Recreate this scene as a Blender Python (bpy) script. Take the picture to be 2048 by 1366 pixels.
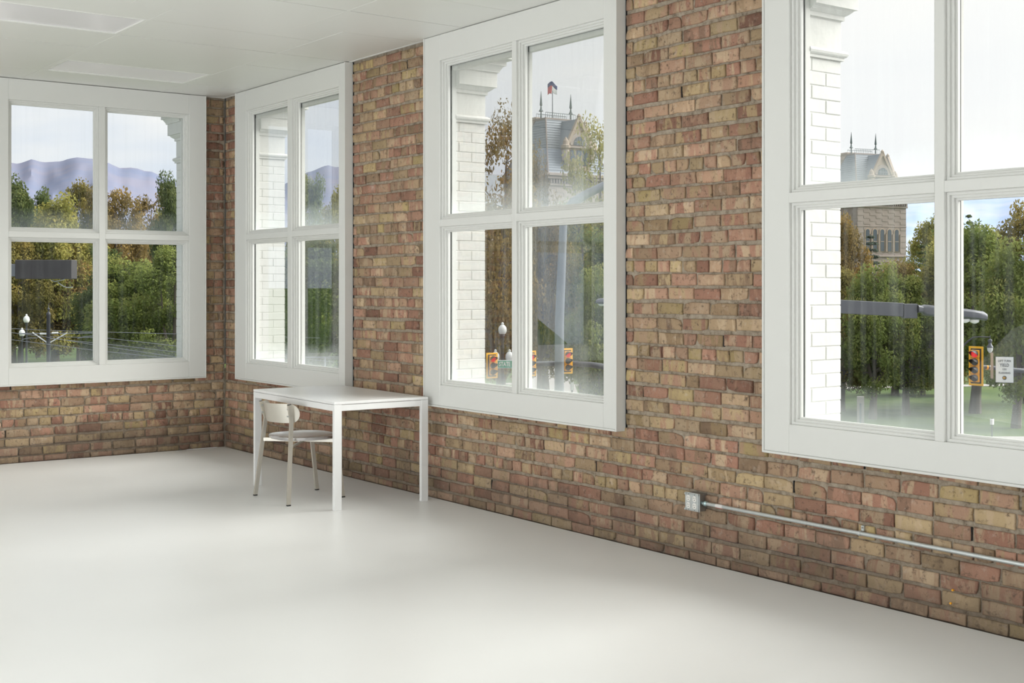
import bpy, math, random
import numpy as np
from mathutils import Vector, Matrix

SC = bpy.context.scene
for o in list(bpy.data.objects): bpy.data.objects.remove(o)
COL = SC.collection
random.seed(7)
RNG = np.random.default_rng(7)

# ------------------------------------------------------------------ camera
FPX, CX, CY = 2560.0, 1024.0, 573.0
FWD = Vector((-0.8045, 0.594, 0)).normalized()
RGT = Vector((FWD.y, -FWD.x, 0)); UP = Vector((0, 0, 1))
CAM = Vector((11.387, -5.023, 1.518))
cd = bpy.data.cameras.new('camera'); cam = bpy.data.objects.new('camera', cd); COL.objects.link(cam)
cd.sensor_width = 36; cd.lens = 36 * FPX / 2048; cd.shift_y = (CY - 683) / 2048
cd.clip_start = 0.05; cd.clip_end = 60000
cam.location = CAM; cam.rotation_euler = (math.pi / 2, 0, math.atan2(-FWD.x, FWD.y))
SC.camera = cam
SC.view_settings.view_transform = 'Standard'; SC.view_settings.look = 'None'
SC.view_settings.gamma = 1; SC.view_settings.use_curve_mapping = False
SC.view_settings.exposure = 0.07
GZ = -8.0   # street level, two storeys below the room

def at(px, py, d):
    "world point that lies d metres in front of the camera"
    return CAM + (FWD + RGT * ((px - CX) / FPX) + UP * ((CY - py) / FPX)) * d
def ground(px, d):
    p = at(px, CY, d); return Vector((p.x, p.y, GZ))
def proj(p):
    v = Vector(p) - CAM; d = v.dot(FWD)
    return CX + FPX * v.dot(RGT) / d, CY - FPX * v.z / d, d

# ------------------------------------------------------------------ world, sun, fill
W = bpy.data.worlds.new('sky'); SC.world = W; W.use_nodes = True
nt = W.node_tree; nt.nodes.clear()
def N(t, typ, **kw):
    n = t.nodes.new(typ)
    for k, v in kw.items():
        if k in n.inputs.keys() if hasattr(n.inputs, 'keys') else False: n.inputs[k].default_value = v
        else: setattr(n, k, v)
    return n
tc = N(nt, 'ShaderNodeTexCoord'); mp = N(nt, 'ShaderNodeMapping'); mp.inputs['Scale'].default_value = (1, 1, 3.2)
nt.links.new(tc.outputs['Generated'], mp.inputs['Vector'])
n1 = N(nt, 'ShaderNodeTexNoise'); n1.inputs['Scale'].default_value = 2.6; n1.inputs['Detail'].default_value = 6; n1.inputs['Roughness'].default_value = 0.5
n1.inputs['Distortion'].default_value = 0.4
nt.links.new(mp.outputs[0], n1.inputs['Vector'])
rp = N(nt, 'ShaderNodeValToRGB'); e = rp.color_ramp.elements
e[0].position = 0.36; e[0].color = (0.58, 0.66, 0.80, 1); e[1].position = 0.62; e[1].color = (0.88, 0.885, 0.89, 1)
m_ = rp.color_ramp.elements.new(0.47); m_.color = (0.70, 0.76, 0.85, 1)
nt.links.new(n1.outputs['Fac'], rp.inputs['Fac'])
bg = N(nt, 'ShaderNodeBackground'); bg.inputs['Strength'].default_value = 1.0
dt = N(nt, 'ShaderNodeVectorMath', operation='DOT_PRODUCT'); nt.links.new(tc.outputs['Generated'], dt.inputs[0]); dt.inputs[1].default_value = Vector((0.36, 0.72, 0.60)).normalized()
gr = N(nt, 'ShaderNodeMapRange', interpolation_type='SMOOTHSTEP'); gr.inputs[1].default_value = -.25; gr.inputs[2].default_value = .75; gr.inputs[4].default_value = .95; nt.links.new(dt.outputs['Value'], gr.inputs[0])
gm = N(nt, 'ShaderNodeMix', data_type='RGBA'); nt.links.new(gr.outputs[0], gm.inputs[0]); nt.links.new(rp.outputs['Color'], gm.inputs[6]); gm.inputs[7].default_value = (1.02, 1.0, .97, 1)
nt.links.new(gm.outputs[2], bg.inputs['Color'])   # brighter veil of cloud around the sun
wo = N(nt, 'ShaderNodeOutputWorld'); nt.links.new(bg.outputs[0], wo.inputs['Surface'])

sd = bpy.data.lights.new('sun', 'SUN'); sd.energy = 6.2; sd.angle = math.radians(50); sd.color = (1.0, 0.98, 0.95)
sun = bpy.data.objects.new('sun', sd); COL.objects.link(sun)
sun_from = Vector((0.36, 0.72, 0.60)).normalized()     # veiled sun outside the street front
sun.rotation_euler = (-sun_from).to_track_quat('-Z', 'Y').to_euler()
def area(name, loc, tgt, sx, sy, power, col=(1, 1, 1)):
    d = bpy.data.lights.new(name, 'AREA'); d.shape = 'RECTANGLE'; d.size = sx; d.size_y = sy; d.energy = power; d.color = col
    o = bpy.data.objects.new(name, d); COL.objects.link(o); o.location = loc
    o.rotation_euler = (Vector(tgt) - Vector(loc)).to_track_quat('-Z', 'Y').to_euler(); return o
area('fill_rear', (5.6, -7.3, 0.8), (4.6, -5.2, 3.3), 7, 2.2, 230, (0.95, 0.98, 1.0))  # added unseen fill, aimed up to brighten the ceiling
area('fill_end', (13.2, -3.6, 2.0), (0, -3.0, 1.2), 5.5, 2.2, 70, (0.95, 0.98, 1.0))  # added unseen fill from the near end of the room

# ------------------------------------------------------------------ helpers
def tag(o, label=None, cat=None, group=None, kind=None):
    if label: o['label'] = label
    if cat: o['category'] = cat
    if group: o['group'] = group
    if kind: o['kind'] = kind
    return o
def empty(name, loc=(0, 0, 0), rz=0, parent=None):
    o = bpy.data.objects.new(name, None); COL.objects.link(o); o.empty_display_size = 0.1
    o.location = loc; o.rotation_euler = (0, 0, rz)
    if parent: o.parent = parent
    return o
class MB:
    def __init__(s): s.v = []; s.f = []; s.att = []
    def add(s, vs, fs):
        b = len(s.v); s.v += [tuple(v) for v in vs]; s.f += [tuple(i + b for i in f) for f in fs]; return s
    def box(s, a, b):
        x0, y0, z0 = (min(a[i], b[i]) for i in range(3)); x1, y1, z1 = (max(a[i], b[i]) for i in range(3))
        return s.add([(x0,y0,z0),(x1,y0,z0),(x1,y1,z0),(x0,y1,z0),(x0,y0,z1),(x1,y0,z1),(x1,y1,z1),(x0,y1,z1)],
                     [(0,3,2,1),(4,5,6,7),(0,1,5,4),(1,2,6,5),(2,3,7,6),(3,0,4,7)])
    def cbox(s, a, b, c=0.003):
        "box with chamfered edges"
        x0, y0, z0 = (min(a[i], b[i]) for i in range(3)); x1, y1, z1 = (max(a[i], b[i]) for i in range(3))
        c = min(c, (x1-x0)*.45, (y1-y0)*.45, (z1-z0)*.45)
        V = []; 
        for (X, sx) in ((x0, 1), (x1, -1)):
            for (Y, sy) in ((y0, 1), (y1, -1)):
                for (Z, sz) in ((z0, 1), (z1, -1)):
                    V += [(X, Y+sy*c, Z+sz*c), (X+sx*c, Y, Z+sz*c), (X+sx*c, Y+sy*c, Z)]
        i = lambda x, y, z, k: (x*4+y*2+z)*3+k
        Fs = [(i(0,0,0,0),i(0,0,1,0),i(0,1,1,0),i(0,1,0,0)),(i(1,0,0,0),i(1,1,0,0),i(1,1,1,0),i(1,0,1,0)),
              (i(0,0,0,1),i(1,0,0,1),i(1,0,1,1),i(0,0,1,1)),(i(0,1,0,1),i(0,1,1,1),i(1,1,1,1),i(1,1,0,1)),
              (i(0,0,0,2),i(0,1,0,2),i(1,1,0,2),i(1,0,0,2)),(i(0,0,1,2),i(1,0,1,2),i(1,1,1,2),i(0,1,1,2))]
        for x in (0, 1):
            for y in (0, 1): Fs.append((i(x,y,0,0),i(x,y,1,0),i(x,y,1,1),i(x,y,0,1)))
            for z in (0, 1): Fs.append((i(x,0,z,0),i(x,1,z,0),i(x,1,z,2),i(x,0,z,2)))
        for y in (0, 1):
            for z in (0, 1): Fs.append((i(0,y,z,1),i(1,y,z,1),i(1,y,z,2),i(0,y,z,2)))
        for x in (0,1):
            for y in (0,1):
                for z in (0,1): Fs.append((i(x,y,z,0),i(x,y,z,1),i(x,y,z,2)))
        return s.add(V, Fs)
    def tube(s, pts, r, n=10, cap=True):
        "round bar through points; r number or list"
        pts = [Vector(p) for p in pts]; R = r if isinstance(r, (list, tuple)) else [r]*len(pts)
        rings = []; prev = None
        for k, p in enumerate(pts):
            d = (pts[min(k+1, len(pts)-1)] - pts[max(k-1, 0)]).normalized()
            if prev is None:
                a = Vector((0, 0, 1)) if abs(d.z) < .9 else Vector((1, 0, 0)); u = d.cross(a).normalized()
            else: u = (prev - d * prev.dot(d)).normalized()
            prev = u; w = d.cross(u)
            rings.append([p + (u*math.cos(t) + w*math.sin(t))*R[k] for t in [2*math.pi*j/n for j in range(n)]])
        V = [v for r_ in rings for v in r_]; Fs = []
        for k in range(len(rings)-1):
            for j in range(n): Fs.append((k*n+j, k*n+(j+1)%n, (k+1)*n+(j+1)%n, (k+1)*n+j))
        if cap: Fs += [tuple(reversed(range(n))), tuple(range((len(rings)-1)*n, len(rings)*n))]
        return s.add(V, Fs)
    def bar(s, pts, w, h, side=(1, 0, 0)):
        "rectangular bar through points, w along side, h across"
        pts = [Vector(p) for p in pts]; V = []; Fs = []; S0 = Vector(side)
        for k, p in enumerate(pts):
            d = (pts[min(k+1, len(pts)-1)] - pts[max(k-1, 0)]).normalized()
            u = (S0 - d * S0.dot(d)).normalized(); t = d.cross(u)
            V += [p+u*w/2+t*h/2, p-u*w/2+t*h/2, p-u*w/2-t*h/2, p+u*w/2-t*h/2]
        for k in range(len(pts)-1):
            for j in range(4): Fs.append((k*4+j, k*4+(j+1)%4, k*4+4+(j+1)%4, k*4+4+j))
        L = (len(pts)-1)*4; Fs += [(3,2,1,0), (L, L+1, L+2, L+3)]
        return s.add(V, Fs)
    def lathe(s, prof, c=(0, 0, 0), n=20):
        V = []; Fs = []
        for (r, z) in prof:
            V += [(c[0]+r*math.cos(2*math.pi*j/n), c[1]+r*math.sin(2*math.pi*j/n), c[2]+z) for j in range(n)]
        for k in range(len(prof)-1):
            for j in range(n): Fs.append((k*n+j, k*n+(j+1)%n, (k+1)*n+(j+1)%n, (k+1)*n+j))
        Fs += [tuple(reversed(range(n))), tuple(range((len(prof)-1)*n, len(prof)*n))]
        return s.add(V, Fs)
    def xf(s, M):
        s.v = [tuple(M @ Vector(v)) for v in s.v]; return s
    def build(s, name, mat, parent=None, smooth=False, M=None):
        me = bpy.data.meshes.new(name); me.from_pydata(s.v, [], s.f); me.validate(); me.update()
        import bmesh
        b = bmesh.new(); b.from_mesh(me); bmesh.ops.recalc_face_normals(b, faces=b.faces); b.to_mesh(me); b.free()
        me.materials.append(mat)
        if smooth:
            for p in me.polygons: p.use_smooth = True
            try: me.set_sharp_from_angle(angle=math.radians(35))
            except Exception: pass
        o = bpy.data.objects.new(name, me); COL.objects.link(o)
        if parent: o.parent = parent
        if M is not None: o.matrix_local = M
        return o
def np_mesh(name, V, F, mat, attrs=None):
    "fast mesh from numpy arrays, F (n,k)"
    me = bpy.data.meshes.new(name); n, k = F.shape
    me.vertices.add(len(V)); me.vertices.foreach_set('co', np.ascontiguousarray(V, dtype=np.float32).ravel())
    me.loops.add(n*k); me.loops.foreach_set('vertex_index', np.ascontiguousarray(F, dtype=np.int32).ravel())
    me.polygons.add(n); me.polygons.foreach_set('loop_start', np.arange(0, n*k, k, dtype=np.int32))
    me.polygons.foreach_set('loop_total', np.full(n, k, dtype=np.int32))
    for a, vals in (attrs or {}).items():
        at_ = me.attributes.new(a, 'FLOAT', 'FACE'); at_.data.foreach_set('value', np.ascontiguousarray(vals, dtype=np.float32))
    me.update(calc_edges=True); me.materials.append(mat); return me

# ------------------------------------------------------------------ materials
def srgb(r, g, b):
    f = lambda c: ((c/255+.055)/1.055)**2.4 if c > 10 else c/255/12.92
    return (f(r), f(g), f(b), 1)
def mat(name, col, rough=.5, metal=0, bump=0, bscale=60, var=0, vscale=3, spec=.5, stretch=None, emit=None):
    m = bpy.data.materials.new(name); m.use_nodes = True; t = m.node_tree; b = t.nodes['Principled BSDF']
    b.inputs['Base Color'].default_value = col; b.inputs['Roughness'].default_value = rough; b.inputs['Metallic'].default_value = metal
    b.inputs['Specular IOR Level'].default_value = spec
    g = N(t, 'ShaderNodeNewGeometry'); pos = g.outputs['Position']
    if stretch:
        mpp = N(t, 'ShaderNodeMapping'); mpp.inputs['Scale'].default_value = stretch; t.links.new(pos, mpp.inputs['Vector']); pos = mpp.outputs[0]
    if var:
        n = N(t, 'ShaderNodeTexNoise'); n.inputs['Scale'].default_value = vscale; n.inputs['Detail'].default_value = 5
        t.links.new(pos, n.inputs['Vector'])
        mx = N(t, 'ShaderNodeMix', data_type='RGBA'); mx.inputs[6].default_value = tuple(c*(1-var) for c in col[:3])+(1,)
        mx.inputs[7].default_value = tuple(min(1, c*(1+var)) for c in col[:3])+(1,)
        t.links.new(n.outputs['Fac'], mx.inputs[0]); t.links.new(mx.outputs[2], b.inputs['Base Color'])
    if bump:
        n = N(t, 'ShaderNodeTexNoise'); n.inputs['Scale'].default_value = bscale; n.inputs['Detail'].default_value = 4
        t.links.new(pos, n.inputs['Vector'])
        bp = N(t, 'ShaderNodeBump'); bp.inputs['Strength'].default_value = bump; bp.inputs['Distance'].default_value = .01
        t.links.new(n.outputs['Fac'], bp.inputs['Height']); t.links.new(bp.outputs[0], b.inputs['Normal'])
    if emit:
        b.inputs['Emission Color'].default_value = emit[0]; b.inputs['Emission Strength'].default_value = emit[1]
    return m
M = {}
M['paint'] = mat('white_paint', (.72, .72, .69, 1), .38, bump=.04, bscale=25, var=.015, vscale=2)
M['ceil'] = mat('ceiling_paint', (.76, .76, .725, 1), .45, bump=.03, bscale=120, var=.015, vscale=1.5)
M['wallpaint'] = mat('plaster_paint', (.80, .80, .78, 1), .7)
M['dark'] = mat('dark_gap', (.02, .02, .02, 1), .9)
M['gasket_and_shade'] = mat('gasket_and_shade', (.045, .05, .05, 1), .8, var=.6, vscale=30)  # dark gasket tone; also puts the shade of ceiling gaps into colour
M['diffuser'] = mat('acrylic_diffuser', (.84, .815, .83, 1), .22, spec=.6, bump=.05, bscale=8, var=.05, vscale=1.3)
M['table'] = mat('table_lacquer', (.83, .83, .82, 1), .32)
M['chair'] = mat('nickel', (.62, .59, .525, 1), .42, metal=.7, bump=.02, bscale=300, stretch=(1, 1, .05))
M['seat'] = mat('brushed_steel', (.66, .64, .65, 1), .20, metal=1, bump=.03, bscale=200, stretch=(.05, 1, 1))
M['black'] = mat('black_plastic', (.02, .02, .02, 1), .5)
M['galv'] = mat('galvanised_steel', (.56, .59, .59, 1), .38, metal=.7, var=.12, vscale=60)
M['boxsteel'] = mat('box_steel', (.34, .34, .33, 1), .4, metal=.8, var=.3, vscale=40)
M['ivory'] = mat('ivory_plastic', (.80, .78, .74, 1), .4)
M['zinc'] = mat('zinc', (.45, .60, .62, 1), .3, metal=.9)
M['extwhite'] = mat('exterior_white_paint', (.64, .635, .605, 1), .6, bump=.25, bscale=18, var=.05, vscale=9)
M['extgrime'] = M['extwhite']
M['steel'] = mat('grey_street_steel', (.105, .11, .125, 1), .45, metal=.2, var=.25, vscale=3)
M['steelpale'] = mat('pale_street_steel', (.21, .225, .25, 1), .45, metal=.2, var=.15, vscale=3)
M['postblack'] = mat('post_black', (.035, .037, .042, 1), .5)
M['reflbox'] = mat('dark_reflection', (.05, .047, .05, 1), .5, var=.3, vscale=6)  # dark tone of a window reflection, given to a solid box
M['yellow'] = mat('signal_yellow', (.95, .50, .02, 1), .5)
M['yellowbody'] = mat('signal_body_yellow', (.95, .42, .04, 1), .5)
M['red_on'] = mat('red_lamp', (.6, .02, .02, 1), .4, emit=((1, .02, .03, 1), .55))
M['lens'] = mat('unlit_lens', (.06, .05, .045, 1), .3)
M['green_sign'] = mat('green_sign', (.0, .36, .22, 1), .5)
M['white_sign'] = mat('white_sign', (.84, .85, .87, 1), .5)
M['ink'] = mat('sign_ink', (.05, .05, .06, 1), .6)
M['globe'] = mat('milk_glass', (.80, .82, .80, 1), .25)
M['stone'] = mat('sandstone', (.33, .275, .245, 1), .85, var=.22, vscale=.45, stretch=(1, 1, 2.2))
M['stonegold'] = mat('gold_sandstone', (.38, .30, .235, 1), .85, var=.18, vscale=.5)
M['stonedark'] = mat('dark_sandstone', (.24, .20, .18, 1), .85, var=.15, vscale=.6)  # darker sandstone for corbels, roof ridge and wing window frames
M['slate'] = mat('slate_roof', (.20, .225, .255, 1), .6, var=.18, vscale=.8, stretch=(1, 1, 3))
M['copper'] = mat('verdigris_metal', (.10, .13, .13, 1), .6)
M['towerglass'] = mat('dark_window_glass', (.07, .09, .11, 1), .15)
M['concrete'] = mat('concrete', (.36, .335, .32, 1), .8, var=.1, vscale=.4)
M['asphalt'] = mat('asphalt', (.13, .13, .135, 1), .85, var=.12, vscale=.3)
M['bark'] = mat('bark', (.115, .095, .08, 1), .9, var=.35, vscale=3, stretch=(2, 2, .4))
M['tie'] = mat('orange_anchor', (.85, .38, .02, 1), .5)
M['label'] = mat('paper_label', (.75, .72, .7, 1), .5)
M['redlabel'] = mat('red_label', (.5, .06, .06, 1), .5)
M['flagblue'] = mat('flag_blue', (.03, .04, .16, 1), .7)
M['flagred'] = mat('flag_red', (.55, .05, .06, 1), .7)
M['flagwhite'] = mat('flag_white', (.8, .8, .8, 1), .7)

def lawn_mat():
    m = bpy.data.materials.new('lawn'); m.use_nodes = True; t = m.node_tree; b = t.nodes['Principled BSDF']
    b.inputs['Roughness'].default_value = .95; b.inputs['Specular IOR Level'].default_value = .1
    g = N(t, 'ShaderNodeNewGeometry')
    n = N(t, 'ShaderNodeTexNoise'); n.inputs['Scale'].default_value = .35; n.inputs['Detail'].default_value = 9; n.inputs['Roughness'].default_value = .7
    t.links.new(g.outputs['Position'], n.inputs['Vector'])
    r = N(t, 'ShaderNodeValToRGB'); e = r.color_ramp.elements
    e[0].position = .35; e[0].color = (.045, .085, .022, 1); e[1].position = .62; e[1].color = (.10, .145, .04, 1)
    x = r.color_ramp.elements.new(.75); x.color = (.19, .165, .065, 1)
    t.links.new(n.outputs['Fac'], r.inputs['Fac']); t.links.new(r.outputs[0], b.inputs['Base Color']); return m
M['lawn'] = lawn_mat()

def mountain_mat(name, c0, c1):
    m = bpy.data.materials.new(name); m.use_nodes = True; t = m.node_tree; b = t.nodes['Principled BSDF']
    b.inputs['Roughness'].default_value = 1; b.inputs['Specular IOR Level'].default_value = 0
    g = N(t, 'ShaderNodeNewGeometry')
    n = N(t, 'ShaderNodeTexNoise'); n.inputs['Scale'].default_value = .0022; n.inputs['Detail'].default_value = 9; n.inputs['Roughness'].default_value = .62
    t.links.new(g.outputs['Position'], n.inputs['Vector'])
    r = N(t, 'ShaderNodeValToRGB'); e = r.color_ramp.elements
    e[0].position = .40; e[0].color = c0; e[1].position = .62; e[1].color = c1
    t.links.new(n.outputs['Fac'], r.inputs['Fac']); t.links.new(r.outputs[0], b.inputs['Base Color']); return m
M['mount'] = mountain_mat('mountain_rock_with_haze', (.185, .21, .295, 1), (.225, .225, .285, 1))  # blue-mauve base colour with the distance haze painted in
M['mountfar'] = mountain_mat('far_mountain_rock_with_haze', (.36, .45, .64, 1), (.44, .49, .62, 1))  # paler blue: heavier distance haze painted into the rock colour

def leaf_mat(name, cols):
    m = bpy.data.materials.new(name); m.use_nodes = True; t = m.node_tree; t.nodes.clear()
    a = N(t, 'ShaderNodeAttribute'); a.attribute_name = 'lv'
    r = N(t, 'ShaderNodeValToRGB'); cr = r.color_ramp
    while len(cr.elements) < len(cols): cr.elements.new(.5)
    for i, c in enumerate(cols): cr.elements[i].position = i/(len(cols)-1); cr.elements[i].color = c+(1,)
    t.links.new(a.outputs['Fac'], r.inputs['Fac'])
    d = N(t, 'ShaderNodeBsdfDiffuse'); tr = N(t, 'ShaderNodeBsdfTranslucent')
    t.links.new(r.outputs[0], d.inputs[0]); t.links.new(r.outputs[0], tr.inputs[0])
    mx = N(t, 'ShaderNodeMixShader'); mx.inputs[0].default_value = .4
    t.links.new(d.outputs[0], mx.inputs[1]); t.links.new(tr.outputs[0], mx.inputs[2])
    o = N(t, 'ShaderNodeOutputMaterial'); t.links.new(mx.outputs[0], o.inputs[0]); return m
LEAF = {
 'green': leaf_mat('leaves_green', [(.075, .105, .035), (.155, .20, .06), (.25, .29, .09), (.37, .345, .115)]),
 'dark': leaf_mat('leaves_dark_green', [(.045, .07, .032), (.09, .125, .05), (.15, .18, .07), (.24, .25, .085)]),
 'olive': leaf_mat('leaves_olive', [(.09, .09, .035), (.18, .165, .055), (.28, .24, .08), (.40, .29, .085)]),
 'autumn': leaf_mat('leaves_autumn', [(.10, .082, .04), (.20, .155, .065), (.31, .225, .09), (.42, .265, .085)]),
 'yellow': leaf_mat('leaves_yellow_green', [(.15, .165, .05), (.28, .285, .085), (.41, .38, .115), (.52, .43, .14)]),
 'spruce': leaf_mat('needles_blue_green', [(.045, .062, .052), (.085, .11, .09), (.13, .16, .125), (.19, .20, .145)]),
}

def glass_mat(name, seed):
    "clear window glass with rain streaks and a film of dirt, heavier towards the foot of the pane"
    m = bpy.data.materials.new(name); m.use_nodes = True; t = m.node_tree; t.nodes.clear(); L = t.links.new
    trn = N(t, 'ShaderNodeBsdfTransparent'); trn.inputs[0].default_value = (.985, .995, .99, 1)
    gl = N(t, 'ShaderNodeBsdfGlossy'); gl.inputs['Roughness'].default_value = .0
    fr = N(t, 'ShaderNodeFresnel'); fr.inputs[0].default_value = 1.3
    mf = N(t, 'ShaderNodeMath', operation='MULTIPLY'); mf.inputs[1].default_value = .35; L(fr.outputs[0], mf.inputs[0])
    m1 = N(t, 'ShaderNodeMixShader'); L(mf.outputs[0], m1.inputs[0]); L(trn.outputs[0], m1.inputs[1]); L(gl.outputs[0], m1.inputs[2])
    tc = N(t, 'ShaderNodeTexCoord'); g = N(t, 'ShaderNodeNewGeometry')
    mp = N(t, 'ShaderNodeMapping'); mp.inputs['Scale'].default_value = (26, 26, 1.1); L(g.outputs['Position'], mp.inputs['Vector'])
    n = N(t, 'ShaderNodeTexNoise'); n.inputs['Scale'].default_value = 1; n.inputs['Detail'].default_value = 4; L(mp.outputs[0], n.inputs['Vector'])
    r = N(t, 'ShaderNodeMapRange'); r.inputs[1].default_value = .45; r.inputs[2].default_value = .75; r.inputs[3].default_value = .0; r.inputs[4].default_value = .03
    L(n.outputs['Fac'], r.inputs[0])
    sp = N(t, 'ShaderNodeSeparateXYZ'); L(tc.outputs['Generated'], sp.inputs[0])
    n2 = N(t, 'ShaderNodeTexNoise'); n2.inputs['Scale'].default_value = 4; n2.inputs['Detail'].default_value = 5; L(g.outputs['Position'], n2.inputs['Vector'])
    ad = N(t, 'ShaderNodeMath', operation='MULTIPLY_ADD'); L(n2.outputs['Fac'], ad.inputs[0]); ad.inputs[1].default_value = -.16; L(sp.outputs[2], ad.inputs[2])
    r2 = N(t, 'ShaderNodeMapRange'); r2.inputs[1].default_value = .10; r2.inputs[2].default_value = -.07; r2.inputs[3].default_value = 0; r2.inputs[4].default_value = .15
    L(ad.outputs[0], r2.inputs[0])
    s = N(t, 'ShaderNodeMath', operation='ADD'); L(r.outputs[0], s.inputs[0]); L(r2.outputs[0], s.inputs[1])
    s2 = N(t, 'ShaderNodeMath', operation='ADD', use_clamp=True); L(s.outputs[0], s2.inputs[0]); s2.inputs[1].default_value = .0
    df = N(t, 'ShaderNodeBsdfDiffuse'); df.inputs[0].default_value = (.78, .84, .84, 1)
    tl = N(t, 'ShaderNodeBsdfTranslucent'); tl.inputs[0].default_value = (.78, .84, .84, 1)
    md = N(t, 'ShaderNodeMixShader'); md.inputs[0].default_value = .6; L(df.outputs[0], md.inputs[1]); L(tl.outputs[0], md.inputs[2])
    m2 = N(t, 'ShaderNodeMixShader'); L(s2.outputs[0], m2.inputs[0]); L(m1.outputs[0], m2.inputs[1]); L(md.outputs[0], m2.inputs[2])
    o = N(t, 'ShaderNodeOutputMaterial'); L(m2.outputs[0], o.inputs[0]); return m
M['glass'] = glass_mat('window_glass', 0)

def brick_mat():
    m = bpy.data.materials.new('old_brick'); m.use_nodes = True; t = m.node_tree; b = t.nodes['Principled BSDF']; L = t.links.new
    b.inputs['Roughness'].default_value = .88; b.inputs['Specular IOR Level'].default_value = .2
    at_ = N(t, 'ShaderNodeAttribute'); at_.attribute_name = 'bid'
    oi = N(t, 'ShaderNodeObjectInfo'); g = N(t, 'ShaderNodeNewGeometry')
    sm = N(t, 'ShaderNodeMath', operation='MULTIPLY_ADD'); L(oi.outputs['Random'], sm.inputs[0]); sm.inputs[1].default_value = 931.7; L(at_.outputs['Fac'], sm.inputs[2])
    wn = N(t, 'ShaderNodeTexWhiteNoise', noise_dimensions='1D'); L(sm.outputs[0], wn.inputs['W'])
    sc = N(t, 'ShaderNodeSeparateColor'); L(wn.outputs['Color'], sc.inputs[0])
    # body colour of the brick
    r = N(t, 'ShaderNodeValToRGB'); e = r.color_ramp.elements; r.color_ramp.interpolation = 'LINEAR'
    cols = [(0, (.235, .120, .080)), (.12, (.345, .170, .112)), (.32, (.40, .215, .142)), (.54, (.42, .265, .17)), (.74, (.41, .285, .165)), (.88, (.46, .335, .18)), (.95, (.45, .335, .145)), (1, (.28, .18, .11))]
    while len(e) < len(cols): e.new(.5)
    for i, (p, c) in enumerate(cols): e[i].position = p; e[i].color = c+(1,)
    L(sc.outputs[0], r.inputs['Fac'])
    # secondary colour appearing as kiln bands
    r2 = N(t, 'ShaderNodeValToRGB'); e = r2.color_ramp.elements
    cols = [(0, (.49, .355, .22)), (.3, (.53, .39, .245)), (.5, (.38, .185, .12)), (.7, (.22, .135, .09)), (1, (.48, .35, .18))]
    while len(e) < len(cols): e.new(.5)
    for i, (p, c) in enumerate(cols): e[i].position = p; e[i].color = c+(1,)
    L(sc.outputs[1], r2.inputs['Fac'])
    off = N(t, 'ShaderNodeVectorMath', operation='SCALE'); L(wn.outputs['Color'], off.inputs[0]); off.inputs['Scale'].default_value = 37
    ps = N(t, 'ShaderNodeVectorMath', operation='ADD'); L(g.outputs['Position'], ps.inputs[0]); L(off.outputs[0], ps.inputs[1])
    mp = N(t, 'ShaderNodeMapping'); mp.inputs['Scale'].default_value = (14, 14, 3.2); L(ps.outputs[0], mp.inputs['Vector'])
    n = N(t, 'ShaderNodeTexNoise'); n.inputs['Scale'].default_value = 1.1; n.inputs['Detail'].default_value = 5; n.inputs['Roughness'].default_value = .6; n.inputs['Distortion'].default_value = .6; L(mp.outputs[0], n.inputs['Vector'])
    mr = N(t, 'ShaderNodeMapRange'); mr.inputs[1].default_value = .48; mr.inputs[2].default_value = .56; mr.inputs[4].default_value = .8; L(n.outputs['Fac'], mr.inputs[0])
    mx = N(t, 'ShaderNodeMix', data_type='RGBA'); L(mr.outputs[0], mx.inputs[0]); L(r.outputs[0], mx.inputs[6]); L(r2.outputs[0], mx.inputs[7])
    # dark specks and smudges
    n3 = N(t, 'ShaderNodeTexNoise'); n3.inputs['Scale'].default_value = 34; n3.inputs['Detail'].default_value = 6; n3.inputs['Roughness'].default_value = .7; L(ps.outputs[0], n3.inputs['Vector'])
    mr3 = N(t, 'ShaderNodeMapRange'); mr3.inputs[1].default_value = .46; mr3.inputs[2].default_value = .30; mr3.inputs[4].default_value = .9; L(n3.outputs['Fac'], mr3.inputs[0])
    mx3 = N(t, 'ShaderNodeMix', data_type='RGBA'); L(mr3.outputs[0], mx3.inputs[0]); L(mx.outputs[2], mx3.inputs[6]); mx3.inputs[7].default_value = (.10, .065, .045, 1)
    # pale mortar haze
    n4 = N(t, 'ShaderNodeTexNoise'); n4.inputs['Scale'].default_value = 19; n4.inputs['Detail'].default_value = 7; n4.inputs['Roughness'].default_value = .75
    ps2 = N(t, 'ShaderNodeVectorMath', operation='ADD'); L(g.outputs['Position'], ps2.inputs[0]); ps2.inputs[1].default_value = (5, 3, 9); L(ps2.outputs[0], n4.inputs['Vector'])
    mr4 = N(t, 'ShaderNodeMapRange'); mr4.inputs[1].default_value = .55; mr4.inputs[2].default_value = .72; mr4.inputs[4].default_value = .55; L(n4.outputs['Fac'], mr4.inputs[0])
    mx4 = N(t, 'ShaderNodeMix', data_type='RGBA'); L(mr4.outputs[0], mx4.inputs[0]); L(mx3.outputs[2], mx4.inputs[6]); mx4.inputs[7].default_value = (.56, .47, .38, 1)
    col = soot(t, mx4.outputs[2], g)
    hv = N(t, 'ShaderNodeHueSaturation'); mv = N(t, 'ShaderNodeMapRange'); mv.inputs[3].default_value = .74; mv.inputs[4].default_value = 1.17; hv.inputs['Saturation'].default_value = .93; L(sc.outputs[2], mv.inputs[0]); L(mv.outputs[0], hv.inputs['Value']); L(col, hv.inputs['Color'])
    L(hv.outputs[0], b.inputs['Base Color'])
    ng = N(t, 'ShaderNodeTexNoise'); ng.inputs['Scale'].default_value = 70; ng.inputs['Detail'].default_value = 6; L(g.outputs['Position'], ng.inputs['Vector'])
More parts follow.
